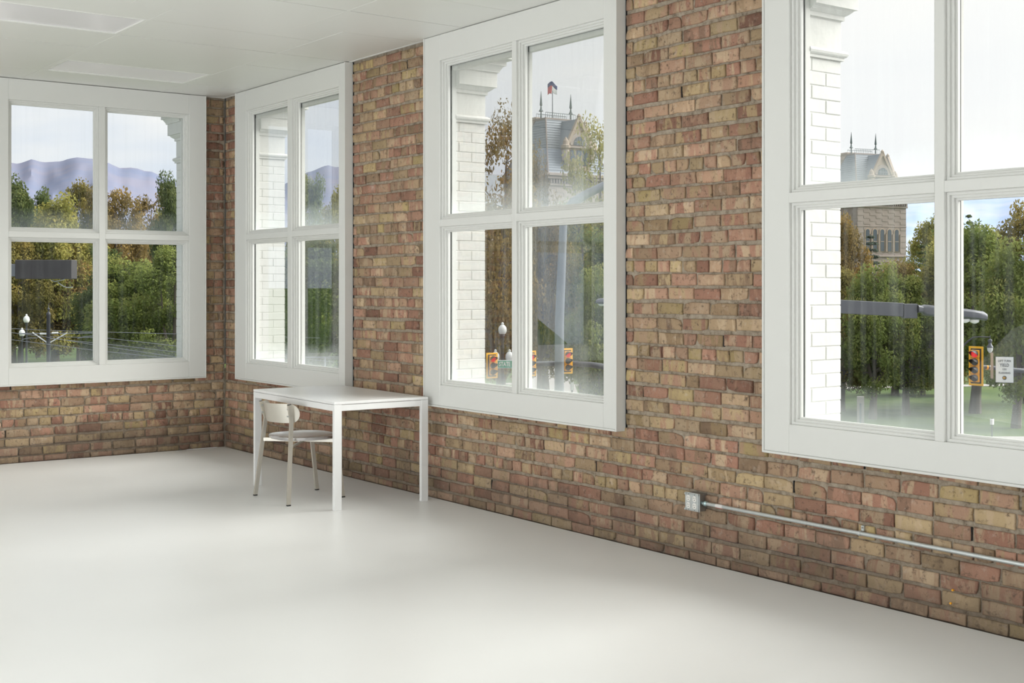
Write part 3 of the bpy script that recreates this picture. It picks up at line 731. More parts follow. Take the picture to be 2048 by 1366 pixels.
K = (nu+1)*(nv+1); id_ = lambda sd, i, j: sd*K+i*(nv+1)+j
for i in range(nu):
    for j in range(nv):
        F.append((id_(0, i, j), id_(0, i+1, j), id_(0, i+1, j+1), id_(0, i, j+1))); F.append((id_(1, i, j), id_(1, i, j+1), id_(1, i+1, j+1), id_(1, i+1, j)))
    for j in (0, nv): F.append((id_(0, i, j), id_(1, i, j), id_(1, i+1, j), id_(0, i+1, j)))
for i in (0, nu):
    for j in range(nv): F.append((id_(0, i, j), id_(0, i, j+1), id_(1, i, j+1), id_(1, i, j)))
bk = MB().add(V, F).build('backrest', M['chair'], t, smooth=True)
for (x, y) in ((3.285, -.982), (2.882, -.982)):
    for z in (.612, .662):
        MB().tube([Vector((x, y-.006, z))-CO, Vector((x, y+.006, z))-CO], .005, 10).build('bolt', M['galv'], bk)

# ------------------------------------------------------------------ outlet box and conduit
ox0, ox1, oz0, oz1, oy = 6.265, 6.378, .285, .385, -.055
t = empty('outlet_box', ((ox0+ox1)/2, 0, (oz0+oz1)/2)); tag(t, 'square steel outlet box with four sockets low on the brick wall', 'outlet')
w2, h2 = (ox1-ox0)/2, (oz1-oz0)/2
MB().cbox((-w2+.003, -.048, -h2+.003), (w2-.003, .0095, h2-.003), .002).build('box_body', M['boxsteel'], t)
MB().cbox((-w2+.006, -.0575, -h2+.006), (w2-.006, -.053, h2-.006), .0015).build('cover_plate', M['galv'], t)
MB().cbox((-w2, -.053, -h2), (w2, -.048, h2), .0015).build('box_rim', M['galv'], t)
for sx in (-1, 1):
    for sz in (-1, 1):
        MB().tube([(sx*(w2-.008), -.0555, sz*(h2-.008)), (sx*(w2-.008), -.0605, sz*(h2-.008))], .006, 12).build('corner_screw', M['galv'], t)
for sx in (-1, 1):
    for sz in (-1, 1):
        cx_, cz_ = sx*.0235, sz*.0195
        mb = MB(); prof = []
        for q in range(20):
            a = 2*math.pi*q/20; prof.append((cx_+max(-.0135, min(.0135, .0168*math.cos(a))), cz_+.0168*math.sin(a)))
        V = [(x, -.0575, z) for x, z in prof]+[(x, -.0605, z) for x, z in prof]
        mb.add(V, [tuple(range(20, 40))]+[(i, (i+1) % 20, (i+1) % 20+20, i+20) for i in range(20)])
        rc = mb.build('socket', M['ivory'], t)
        s_ = MB(); s_.box((cx_-.0066, -.0612, cz_+.000), (cx_-.0052, -.0604, cz_+.0085)); s_.box((cx_+.0052, -.0612, cz_+.001), (cx_+.0066, -.0604, cz_+.0078))
        s_.tube([(cx_, -.0604, cz_-.0075), (cx_, -.0612, cz_-.0075)], .0026, 10); s_.build('slots', M['black'], rc)
        MB().tube([(cx_, -.0575, sz*(h2-.0085)), (cx_, -.0590, sz*(h2-.0085))], .0022, 8).build('plate_screw', M['black'], t)
t = empty('conduit', (ox1, -.032, .335)); tag(t, 'thin galvanised conduit pipe running right along the brick wall', 'pipe')
MB().tube([(.028, 0, 0), (3.3, 0, -.004)], .0105, 16).build('pipe', M['galv'], t, smooth=True)
cn = MB(); cn.tube([(-.001, 0, 0), (.014, 0, 0)], .0095, 14); cn.tube([(.014, 0, 0), (.020, 0, 0), (.033, 0, 0), (.037, 0, 0)], [.012, .015, .015, .0125], 14); cn.build('connector', M['zinc'], t, smooth=True)
cs = MB().tube([(.022, -.013, .002), (.022, -.0175, .002)], .004, 10); cs.build('connector_screw', M['galv'], t)
MB().tube([(.105, 0, -.0002), (.155, 0, -.0003)], .0108, 16).build('label_band', M['label'], t); MB().tube([(.106, 0, -.0045), (.156, 0, -.0046)], .0078, 16).build('label_stripe', M['redlabel'], t)
st = empty('pipe_strap', (7.438, -.032, .333)); tag(st, 'small galvanised strap clip holding the conduit to the wall', 'clip')
sm = MB(); sm.tube([(-.008, 0, 0), (.008, 0, 0)], .0125, 16); sm.cbox((-.008, .018, .008), (.008, .0335, .036), .001); sm.cbox((-.008, -.004, .008), (.008, .022, .0125), .001)
sm.build('strap', M['galv'], st); MB().tube([(0, .018, .026), (0, .0135, .026)], .0045, 10).build('screw', M['boxsteel'], st)
# plastic wall plugs
for (x, z, l) in ((7.93, .151, 'yellow plastic wall plug in the brick below the conduit, upper of two'), (7.92, .09, 'yellow plastic wall plug in the brick below the conduit, lower of two')):
    o = MB().tube([(x, .004, z), (x, -.0085, z)], .005, 10).build('wall_plug', M['tie']); tag(o, l, 'wall plug')

# ------------------------------------------------------------------ street, lawn and paths
g = MB().add([tuple(ground(px, d)) for px, d in ((-9000, 14), (11000, 14), (9000, 3000), (-7000, 3000))], [(0, 1, 2, 3)]).build('lawn', M['lawn']); g['kind'] = 'structure'
def strip(name, pts, w, mt, z, kind=True):
    mb = MB(); P = [Vector((p.x, p.y, GZ+z)) for p in pts]; V = []
    for k, p in enumerate(P):
        d = (P[min(k+1, len(P)-1)]-P[max(0, k-1)]).normalized(); n = Vector((-d.y, d.x, 0)); V += [tuple(p+n*w/2), tuple(p-n*w/2), tuple(p+n*w/2-Vector((0, 0, .12))), tuple(p-n*w/2-Vector((0, 0, .12)))]
    F = []
    for k in range(len(P)-1): a = 4*k; F += [(a, a+1, a+5, a+4), (a, a+4, a+6, a+2), (a+1, a+3, a+7, a+5)]
    o = mb.add(V, F).build(name, mt); o['kind'] = 'structure'; return o
strip('road', [ground(-2500, 60), ground(5000, 60)], 34, M['asphalt'], .02)
strip('sidewalk', [ground(-2500, 79), ground(5000, 79)], 3.2, M['concrete'], .08)
strip('garden_path', [ground(1110, 80), ground(1098, 120), ground(1085, 200)], 5.0, M['concrete'], .06)
strip('garden_path', [ground(1500, 118), ground(2400, 128)], 2.0, M['concrete'], .05)
strip('garden_path', [ground(1000, 125), ground(1500, 118)], 2.0, M['concrete'], .05)
strip('garden_path', [ground(-200, 190), ground(400, 215)], 2.2, M['concrete'], .05)

# ------------------------------------------------------------------ trees
def tube_np(pts, rad, n=6):
    m = MB(); m.tube(pts, rad, n, cap=False); return m
def leaf_cloud(centers, radii, count, size, rng, flat=1.0):
    cen = np.array([tuple(c) for c in centers]); rad = np.array(radii)
    wts = rad**2.2; wts /= wts.sum(); idx = rng.choice(len(cen), count, p=wts)
    d = rng.normal(size=(count, 3)); d /= np.linalg.norm(d, axis=1)[:, None]
    rr = rad[idx]*(rng.random(count)**.45)
    P = cen[idx]+d*rr[:, None]*np.array([1, 1, flat])
    nrm = d*.9+rng.normal(size=(count, 3))*.8+np.array([0, 0, .35]); nrm /= np.linalg.norm(nrm, axis=1)[:, None]
    a = np.cross(nrm, rng.normal(size=(count, 3))); a /= np.linalg.norm(a, axis=1)[:, None]; b = np.cross(nrm, a)
    s = size*rng.uniform(.6, 1.3, count)[:, None]
    V = np.stack([P-a*s, P-b*s*.55, P+a*s, P+b*s*.55], 1).reshape(-1, 3)
    F = np.arange(count*4).reshape(-1, 4)
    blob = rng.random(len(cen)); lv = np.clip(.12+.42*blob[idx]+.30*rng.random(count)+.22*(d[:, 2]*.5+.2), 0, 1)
    return V, F, lv
def broadleaf(species, seed, H=15., R=4.6, n=24000, size=.17, base=.165, dens=1.1, trunkr=.42, nclump=95):
    r = random.Random(seed); rng = np.random.default_rng(seed)
    wood = MB(); lean = Vector((r.uniform(-.4, .4), r.uniform(-.4, .4), 0))
    fork = H*base*1.15
    trunk = [Vector((0, 0, 0)), Vector((lean.x*.2, lean.y*.2, fork*.5)), Vector((lean.x*.5, lean.y*.5, fork))]
    wood.tube(trunk, [trunkr*1.25, trunkr, trunkr*.9], 9)
    cents, rads = [], []
    nb = 6
    for b in range(nb):
        az = 2*math.pi*b/nb+r.uniform(-.4, .4); el = r.uniform(.75, 1.35) if b else 1.5
        L = H*(1-base)*r.uniform(.5, .78)
        if b == 0: L = H*(1-base)*.9
        p = trunk[-1].copy(); pts = [p.copy()]; rd = [trunkr*.62]
        for s in range(4):
            az += r.uniform(-.3, .3); e2 = min(1.5, el+s*.10)
            p = p+Vector((math.cos(az)*math.cos(e2), math.sin(az)*math.cos(e2), math.sin(e2)))*L/4
            q = p-trunk[-1]; hr = math.hypot(q.x, q.y)
            if hr > R*.8: p.x -= q.x*(1-R*.8/hr); p.y -= q.y*(1-R*.8/hr)
            pts.append(p.copy()); rd.append(trunkr*.62*(1-(s+1)/4.6))
            for c in range(2):
                a2 = az+r.choice((-1, 1))*r.uniform(.6, 1.6); l2 = r.uniform(.8, 2.2); q2 = p+Vector((math.cos(a2)*l2, math.sin(a2)*l2, r.uniform(-.3, 1.0)))
                wood.tube([p, (p+q2)/2+Vector((0, 0, .15)), q2], [rd[-1]*.45+.01, rd[-1]*.3+.01, .012], 4, cap=False)
                cents.append(q2); rads.append(r.uniform(.75, 1.35))
        wood.tube(pts, rd, 6)
    while len(cents) < nclump+10:
        z = r.random(); rr = R*(math.sin(math.pi*min(1, (z*.86+.14)))**.55)*r.uniform(.45, .92); a = r.uniform(0, 2*math.pi)
        cents.append(Vector((rr*math.cos(a), rr*math.sin(a), H*base+z*H*(1-base)*.93+.3))); rads.append(r.uniform(.7, 1.45))
    V, F, lv = leaf_cloud(cents, [q*dens for q in rads], n, size, rng, .85)
    V[:, 2] = np.maximum(V[:, 2], .25)
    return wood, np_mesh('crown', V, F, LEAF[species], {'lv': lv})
def conifer(species, seed, H=15., R=2.8, n=13000, size=.17):
    r = random.Random(seed); rng = np.random.default_rng(seed); wood = MB(); wood.tube([(0, 0, 0), (0, 0, H*.5), (0, 0, H*.97)], [.24, .15, .02], 7)
    cents, rads = [], []
    k = 0; z = H*.08
    while z < H*.985:
        Rz = R*(1-z/H)**.8+.12; nbr = max(3, int(8*Rz/R)+2)
        for b in range(nbr):
            a = 2*math.pi*(b/nbr)+k*.7+r.uniform(-.2, .2); L = Rz*r.uniform(.75, 1.1); tip = Vector((math.cos(a)*L, math.sin(a)*L, z-L*.16))
            wood.tube([(0, 0, z), tip], [.04, .01], 4, cap=False)
            for f in (.35, .65, .95): cents.append(Vector((tip.x*f, tip.y*f, z-L*.16*f))); rads.append(.18+.38*Rz/R*(1.25-f*.5))
        z += H*.042; k += 1
    V, F, lv = leaf_cloud(cents, rads, n, size, rng, .5)
    return wood, np_mesh('crown', V, F, LEAF[species], {'lv': lv})
ARCH = {
 'green': [broadleaf('green', 1), broadleaf('green', 2, R=5.2, H=13, base=.20)], 'dark': [broadleaf('dark', 3, R=4.0), broadleaf('dark', 13, R=4.4, base=.1)],
 'olive': [broadleaf('olive', 4), broadleaf('olive', 14, R=5)], 'autumn': [broadleaf('autumn', 5), broadleaf('autumn', 15, R=4.4, n=17000, size=.16, dens=1.15, base=.16)],
 'yellow': [broadleaf('yellow', 6)], 'sparse': [broadleaf('autumn', 21, R=4.2, n=13000, size=.14, dens=1.1, nclump=70), broadleaf('yellow', 22, R=4.2, n=13000, size=.14, dens=1.1, nclump=70)],
 'spruce': [conifer('spruce', 8), conifer('dark', 9)],
}
AH = {'green': (15, 13), 'dark': (15, 15), 'olive': (15, 15), 'autumn': (15, 15), 'yellow': (15,), 'sparse': (15, 15), 'spruce': (15, 15)}
AR = {'green': (4.6, 5.2), 'dark': (4.0, 4.4), 'olive': (4.6, 5.), 'autumn': (4.6, 4.4), 'yellow': (4.6,), 'sparse': (4.2, 4.2), 'spruce': (2.8, 2.8)}
woodmesh = {}
rtree = random.Random(99)
def tree(px, d, toppy, radius, sp, k, label, group=None):
    p = ground(px, d); H = (CAM.z-GZ)+(CY-toppy)/FPX*d; wood, crown = ARCH[sp][k]
    s = H/AH[sp][k]/1.0; sr = radius/AR[sp][k]
    t = empty('tree' if sp != 'spruce' else 'conifer_tree', p, rtree.uniform(0, 6.28)); t.scale = (sr, sr, s)
    tag(t, label, 'tree', group)
    if (sp, k) not in woodmesh:
        o = wood.build('trunk', M['bark'], t, smooth=True); woodmesh[(sp, k)] = o.data
    else:
        o = bpy.data.objects.new('trunk', woodmesh[(sp, k)]); COL.objects.link(o); o.parent = t
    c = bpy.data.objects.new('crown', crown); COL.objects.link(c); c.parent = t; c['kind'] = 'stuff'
    return t
TREES = [
 (26, 150, 356, 3.4, 'dark', 0, 'dark green tree at the far left edge of the left window'),
 (76, 172, 374, 3.3, 'dark', 1, 'second dark green tree from the left, in front of the mountain'),
 (108, 140, 402, 4.6, 'yellow', 0, 'yellow-green tree in the left window below the mountain'),
 (168, 152, 366, 3.8, 'olive', 0, 'olive and gold tree just left of the left window\'s centre bar'),
 (238, 150, 372, 4.2, 'autumn', 0, 'brown autumn tree just right of the left window\'s centre bar'),
 (292, 165, 392, 3.8, 'autumn', 1, 'thin tan autumn tree below the falling mountain ridge'),
 (338, 128, 352, 1.9, 'dark', 0, 'tall narrow dark tree beside the corner pier in the left window'),
 (326, 185, 428, 2.4, 'yellow', 0, 'small yellow tree low at the right of the left window'),
 (268, 112, 535, 4.3, 'green', 1, 'bright green tree low in the right half of the left window'),
 (345, 108, 500, 3.6, 'green', 0, 'green tree against the pier in the lower left window'),
 (222, 132, 490, 3.6, 'dark', 1, 'dark tree behind the bright green tree in the left window'),
 (112, 142, 466, 4.8, 'autumn', 0, 'golden brown tree above the overhead tram wires'),
 (40, 136, 472, 3.9, 'olive', 1, 'olive tree behind the left lamp post'),
 (160, 160, 470, 4.2, 'olive', 0, 'olive tree with its trunk beside the centre bar of the left window'),
 (618, 150, 360, 2.4, 'green', 0, 'leafy green tree left in the second window'),
 (680, 142, 366, 2.6, 'yellow', 0, 'yellow tinged tree at the right edge of the second window'),
 (640, 112, 470, 4.2, 'dark', 1, 'dense dark tree filling the lower pane of the second window'),
 (592, 118, 500, 3.5, 'green', 0, 'green tree low behind the pier in the second window'),
 (1002, 88, 222, 3.0, 'sparse', 0, 'thin tall autumn tree beside the pier in the middle window'),
 (1078, 96, 300, 2.0, 'sparse', 0, 'sparse autumn tree in front of the nearer tower'),
 (1212, 98, 238, 3.1, 'sparse', 1, 'sparse yellow tree right of the nearer tower'),
 (1000, 104, 440, 3.8, 'autumn', 1, 'orange flecked tree behind the street name sign'),
 (1092, 108, 425, 3.6, 'olive', 0, 'olive tree left of the grey street light pole'),
 (1168, 112, 415, 4.0, 'green', 0, 'green tree right of the grey street light pole'),
 (1196, 78, 560, 2.4, 'green', 1, 'light green small tree at the right edge of the middle window'),
 (1230, 92, 470, 3.6, 'green', 0, 'green tree half hidden by the middle window\'s right frame'),
 (1688, 120, 425, 2.6, 'autumn', 0, 'orange autumn tree beside the pier, in front of the farther tower'),
 (1742, 126, 462, 2.9, 'spruce', 0, 'blue-green spruce in front of the farther tower'),
 (1846, 112, 480, 2.7, 'spruce', 1, 'dark pine at the right of the lower left pane, nearest window'),
 (1850, 142, 440, 2.8, 'yellow', 0, 'yellow-green tree rising behind the dark pine'),
 (1745, 92, 548, 3.1, 'green', 1, 'green park tree with forked trunk behind the upright stone marker'),
 (1682, 98, 540, 2.9, 'olive', 0, 'olive green tree against the pier in the nearest window'),
 (1812, 95, 555, 3.0, 'green', 0, 'green tree left of the thick window bar in the nearest window'),
 (1790, 112, 520, 3.2, 'autumn', 0, 'green and orange tree behind the forked park tree'),
 (1950, 96, 458, 4.2, 'green', 0, 'big green tree behind the four-lamp traffic signal'),
 (2032, 86, 500, 3.6, 'green', 1, 'green tree with a thick trunk at the right edge'),
 (2056, 104, 418, 4.0, 'olive', 1, 'orange tinged tree at the top right edge of the nearest window'),
 (1938, 155, 420, 2.4, 'spruce', 1, 'dark conifer tip rising above the big green tree'),
 (1885, 100, 500, 3.2, 'yellow', 0, 'yellow-green tree behind the thick window bar'),
]
for a in TREES: tree(*a)
for i in range(30):
    px = -420+i*100+rtree.uniform(-30, 30); d = rtree.uniform(300, 350); sp, k = rtree.choice([('dark', 0), ('olive', 0), ('olive', 1), ('autumn', 0), ('green', 0), ('dark', 1)])
    tree(px, d, rtree.uniform(485, 510), rtree.uniform(5.5, 6.5), sp, k, 'distant tree in the belt of trees at the far side of the park', 'distant trees beyond the park')

# ------------------------------------------------------------------ mountains
def fbm(x, y, s):
    v = 0; a = 1
    for k in range(6):
        v += a*math.sin(x*s*1.9**k+1.7*k+2.3*math.sin(y*s*1.6**k*.8+k))*math.cos(y*s*1.9**k*.9+.7*k+1.9*math.sin(x*s*1.7**k)); a *= .52
    return v
def ridge(name, pts, d0, depth, mt, label):
    "terrain rising from d0-depth to the crest line at d0"
    xs = [p[0] for p in pts]; NX, NY = 260, 26; V = []; F = []
    for i in range(NX+1):
        px = xs[0]+(xs[-1]-xs[0])*i/NX; top = np.interp(px, xs, [p[1] for p in pts])
        for j in range(NY+1):
            u = j/NY; d = d0-depth*(1-u) if u <= 1 else d0
            H = (CAM.z-GZ)+(CY-top)/FPX*d0
            sp_ = (u**1.15); z = H*sp_
            nz = fbm(px*.007, u*1.1, 1.6)*H*.05*math.sin(math.pi*min(1, u*.97)) + fbm(px*.03, u*2, 1.3)*H*.004
            p = at(px, CY, d); V.append((p.x, p.y, GZ+z+nz))
        p = at(px, CY, d0+900); V.append((p.x, p.y, GZ-50))
    K = NY+2
    for i in range(NX):
        for j in range(NY+1): F.append((i*K+j, (i+1)*K+j, (i+1)*K+j+1, i*K+j+1))
    o = MB().add(V, F).build(name, mt, smooth=True); tag(o, label, 'mountain'); return o
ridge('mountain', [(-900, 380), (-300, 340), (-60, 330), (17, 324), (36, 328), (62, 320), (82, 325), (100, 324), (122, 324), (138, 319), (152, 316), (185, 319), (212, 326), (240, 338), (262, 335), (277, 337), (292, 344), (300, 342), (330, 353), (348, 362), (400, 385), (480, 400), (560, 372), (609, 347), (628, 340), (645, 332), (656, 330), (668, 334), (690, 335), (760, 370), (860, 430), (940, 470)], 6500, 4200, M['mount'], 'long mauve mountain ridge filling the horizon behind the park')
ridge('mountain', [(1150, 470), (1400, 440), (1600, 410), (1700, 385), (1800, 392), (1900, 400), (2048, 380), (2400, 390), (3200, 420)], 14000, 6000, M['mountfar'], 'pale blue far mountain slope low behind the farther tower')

# ------------------------------------------------------------------ town hall towers
def tower(px, d, yaw, label, flag=False):
    p = ground(px, d); tc_ = (CAM-p); tc_.z = 0; tc_.normalize()
    az = math.atan2(tc_.y, tc_.x)+yaw                        # local +x = the gabled front
    t = empty('stone_tower', p, az); tag(t, label, 'tower')
    h = 5.7; E = 26.6
    MB().box((-h, -h, 0), (h, h, E-1.6)).build('tower_body', M['stone'], t)
    cr = MB()
    for k, (z0, z1, g_) in enumerate(((E-1.9, E-1.5, .25), (E-.9, E-.45, .55), (E-.45, E, .8), (15.2, 15.5, .3), (E-5.6, E-5.4, .08))): cr.cbox((-h-g_, -h-g_, z0), (h+g_, h+g_, z1), .05)
    cr.build('cornice', M['stone'], t)
    db = MB(); n = 22
    for s in range(n):
        c = -h+.25+s*(2*h-.5)/(n-1)
        for (a, b) in (((h, c-.13), (h+.42, c+.13)), ((c-.13, h), (c+.13, h+.42)), ((c-.13, -h-.42), (c+.13, -h))): db.box((a[0], a[1], E-1.5), (b[0], b[1], E-.9))
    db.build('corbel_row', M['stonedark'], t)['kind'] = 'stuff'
    # coursing proud on both shown faces
    cs_ = MB()
    for k in range(40):
        z = 3+k*.56
        if z > E-2: break
        for j in range(8):
            if (k+j) % 2: continue
            a = -h+j*2*h/8; cs_.box((h, a+.04, z), (h+.05, a+2*h/8-.04, z+.5)); cs_.box((a+.04, -h-.05, z), (a+2*h/8-.04, -h, z+.5)); cs_.box((a+.04, h, z), (a+2*h/8-.04, h+.05, z+.5))
    q = cs_.build('rusticated_blocks', M['stone'], t); q['kind'] = 'stuff'
    def arch(mb, yc, z0, z1, w, x, dpt=.1):
        n = 10; V = [(x, yc-w, z0), (x, yc+w, z0)]+[(x, yc+w*math.cos(a), z1+w*math.sin(a)) for a in [math.pi*i/n for i in range(n+1)]]
        m_ = len(V); V2 = [(vx+dpt, vy, vz) for vx, vy, vz in V]
        mb.add(V+V2, [tuple(range(m_, 2*m_))]+[(i, (i+1) % m_, (i+1) % m_+m_, i+m_) for i in range(m_)])
    for s in range(5):
        yc = -3.4+s*1.7
        for rot in (0, 1, 2):
            R4 = Matrix.Rotation((0, math.pi/2, -math.pi/2)[rot], 4, 'Z')
            a = MB(); arch(a, yc, 16.2, 20.1, .68, h, .12); fr = a.build('window_arch', M['stonegold' if rot == 0 else 'stone'], t, M=R4)
            g_ = MB(); arch(g_, yc, 16.3, 20.1, .42, h+.1, .06); g_.build('window_pane', M['towerglass'], fr)
            c = MB(); c.tube([(h+.2, yc+.75, 16.2), (h+.2, yc+.75, 19.6)], .13, 8); c.cbox((h+.12, yc-.42, 18.1), (h+.2, yc+.42, 18.25), .02); c.build('colonnette', M['stone'], fr)
    # roof
    rf = MB(); x1, y1, zt = 1.2, 2.9, E+9.0
    rf.add([(-h-.3, -h-.3, E), (h+.3, -h-.3, E), (h+.3, h+.3, E), (-h-.3, h+.3, E), (-x1, -y1, zt), (x1, -y1, zt), (x1, y1, zt), (-x1, y1, zt)], [(0, 1, 5, 4), (1, 2, 6, 5), (2, 3, 7, 6), (3, 0, 4, 7), (4, 5, 6, 7)])
    # slate rows
    for k in range(1, 22):
        f = k/22; g_ = .05; a = h+.3-(h+.3-x1)*f; b = h+.3-(h+.3-y1)*f; z = E+9*f; rf.box((-a-g_, -b-g_, z), (a+g_, b+g_, z+.05))
    rf.build('roof', M['slate'], t)
    rc = MB(); rc.cbox((-x1-.15, -y1-.15, zt-.8), (x1+.15, y1+.15, zt-.0), .1)
    for sx in (-1, 1):
        for sy in (-1, 1): rc.tube([(sx*(h+.3), sy*(h+.3), E), (sx*x1, sy*y1, zt)], .13, 6)
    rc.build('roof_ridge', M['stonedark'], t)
    rl = MB()
    for sx in (-1, 1):
        rl.tube([(sx*x1, -y1, zt+.8), (sx*x1, y1, zt+.8)], .05, 6)
        for k in range(15): rl.tube([(sx*x1, -y1+k*2*y1/14, zt), (sx*x1, -y1+k*2*y1/14, zt+.8)], .03, 4)
    rl.build('roof_railing', M['copper'], t)
    for sy in (-1, 1):
        MB().tube([(0, sy*y1, zt), (0, sy*y1, zt+1), (0, sy*y1, zt+1.05), (0, sy*y1, zt+1.4), (0, sy*y1, zt+1.9), (0, sy*y1, zt+2.0), (0, sy*y1, zt+4.2)], [.14, .1, .38, .16, .1, .22, .02], 8).build('finial', M['copper'], t)
    # gabled dormer on the front and on the side
    for rot in (0, 1):
        R4 = Matrix.Rotation((0, math.pi/2, -math.pi/2)[rot], 4, 'Z'); dx = h+.1; w = 2.1; zb, zs, za = E-.1, E+4.3, E+8.3
        b = MB(); b.add([(0, -w, zb), (dx, -w, zb), (dx, w, zb), (0, w, zb), (0, -w, zs), (dx, -w, zs), (dx, w, zs), (0, w, zs), (0, 0, za), (dx, 0, za)],
              [(0, 1, 5, 4), (1, 2, 6, 9, 5), (2, 3, 7, 6), (4, 5, 9, 8), (7, 8, 9, 6), (0, 4, 8, 7, 3)])
        dm = b.build('dormer', M['stonegold'], t, M=R4)
        s_ = MB(); 
        for sg in (-1, 1): s_.add([(0, sg*(w+.15), zs-.15), (dx-.45, sg*(w+.15), zs-.15), (dx-.45, 0, za+.22), (0, 0, za+.22), (0, sg*(w+.15), zs-.4), (dx-.45, sg*(w+.15), zs-.4), (dx-.45, 0, za-.05), (0, 0, za-.05)], [(0, 1, 2, 3), (4, 7, 6, 5), (0, 4, 5, 1), (1, 5, 6, 2), (3, 2, 6, 7)])
        s_.build('dormer_roof', M['slate'], dm)
        cp_ = MB()
        for sg in (-1, 1): cp_.bar([(dx, sg*(w+.3), zs-.1), (dx, 0, za+.35)], .5, .45, side=(1, 0, 0)); cp_.lathe([(.55, zs-2.3), (.62, zs-2), (.5, zs-.6), (.75, zs-.4), (.75, zs), (.5, zs+.1), (.42, zs+.7), (.05, zs+1.3)], (dx-.1, sg*(w+.35), 0), 10)
        cp_.tube([(dx, 0, za+.2), (dx, 0, za+.6), (dx, 0, za+1.0)], [.2, .35, .05], 8); cp_.build('gable_coping', M['stonegold'], dm)
        rg = MB(); arch(rg, 0, zs+.1, zs+.3, 1.75, dx, .18); rg.cbox((dx, -2.3, zs-.35), (dx+.3, 2.3, zs-.05), .03); rg.build('arch_ring', M['stone'], dm)
        gl_ = MB(); arch(gl_, 0, zs+.1, zs+.3, 1.15, dx+.15, .08); 
        for k in (-1, 0, 1): gl_.box((dx, k*1.2-.42, zs-2.9), (dx+.12, k*1.2+.42, zs-.6))
        gl_.build('dormer_pane', M['towerglass'], dm)
        ml = MB()
        for k in (-.55, 0, .55): ml.box((dx+.22, k-.05, zs+.1), (dx+.27, k+.05, zs+1.3))
        ml.box((dx+.22, -1.1, zs+.6), (dx+.27, 1.1, zs+.7)); ml.build('glazing_bar', M['steelpale'], dm)
    # chimney behind
    ch = MB(); ch.cbox((-4.6, -2.2, E), (-2.4, 0.2, E+9.0), .1); ch.cbox((-4.85, -2.45, E+7.9), (-2.15, .45, E+8.5), .1); ch.cbox((-4.7, -2.3, E+9.0), (-2.3, .3, E+9.5), .1)
    ch.build('chimney', M['stonegold'], t)
    return t
tw1 = tower(1112, 200, math.radians(37), 'nearer sandstone tower with steep slate roof and flag, middle window')
tw2 = tower(1727, 252, math.radians(37), 'farther sandstone tower with slate roof and row of arched windows, nearest window')
# flag on the nearer tower
fp = at(1105, 225, 200.5); t = empty('flagpole', (fp.x, fp.y, GZ+35.6)); tag(t, 'thin flagpole with a limp red, white and blue flag on the nearer tower', 'flag')
MB().tube([(0, 0, 0), (0, 0, 6.0)], [.09, .05], 8).build('pole', M['steelpale'], t)
def cloth(u0, u1, v0, v1, mt, nm):
    V = []; F = []; n = 8
    for i in range(n+1):
        for j in range(n+1):
            u = u0+(u1-u0)*i/n; v = v0+(v1-v0)*j/n
            q = RGT*(-1.1+u*2.2-.25*v*math.sin(3*u))+FWD*(.25*math.sin(u*7+v*3)); V.append((q.x, q.y, 5.9-v*3.1-1.0*abs(u-.45)*(1-v)+.35*math.sin(u*5)))
    for i in range(n):
        for j in range(n): a = i*(n+1)+j; F.append((a, a+n+1, a+n+2, a+1))
    o = MB().add(V, F).build(nm, mt, fl, smooth=True); md = o.modifiers.new('s', 'SOLIDIFY'); md.thickness = .03
fl = empty('flag_cloth', (0, 0, 1.9), parent=t); fl.scale = (.68, .68, .68)
cloth(0, 1, 0, .34, M['flagblue'], 'blue_field'); cloth(0, .5, .34, .95, M['flagred'], 'red_field'); cloth(.5, 1, .34, .75, M['flagwhite'], 'white_field')
# long wing between the towers
pA, pB = ground(900, 222), ground(1420, 262); v = pB-pA; t = empty('town_hall_wing', (pA+pB)/2, math.atan2(v.y, v.x)); tag(t, 'low sandstone wing behind the trees of the middle window', 'building')
Lw = v.length/2; MB().box((-Lw, -6, 0), (Lw, 6, 22.5)).build('wing_body', M['stone'], t); MB().cbox((-Lw-.4, -6.5, 22.5), (Lw+.4, 6.5, 23.3), .1).build('cornice', M['stonegold'], t)
rf = MB().add([(-Lw, -6.2, 23.3), (Lw, -6.2, 23.3), (Lw, 6.2, 23.3), (-Lw, 6.2, 23.3), (-Lw+5, 0, 29.5), (Lw-5, 0, 29.5)], [(0, 1, 5, 4), (1, 2, 5), (2, 3, 4, 5), (3, 0, 4)]); rf.build('roof', M['slate'], t)
for i in range(14):
    for z in (6, 14):
        f = MB().cbox((-Lw+3+i*(2*Lw-6)/13-.9, -6.15, z), (-Lw+3+i*(2*Lw-6)/13+.9, -6.0, z+4), .03).build('window_frame', M['stonedark'], t)
        MB().box((-Lw+3+i*(2*Lw-6)/13-.6, -6.2, z+.3), (-Lw+3+i*(2*Lw-6)/13+.6, -6.14, z+3.7)).build('window_pane', M['towerglass'], f)

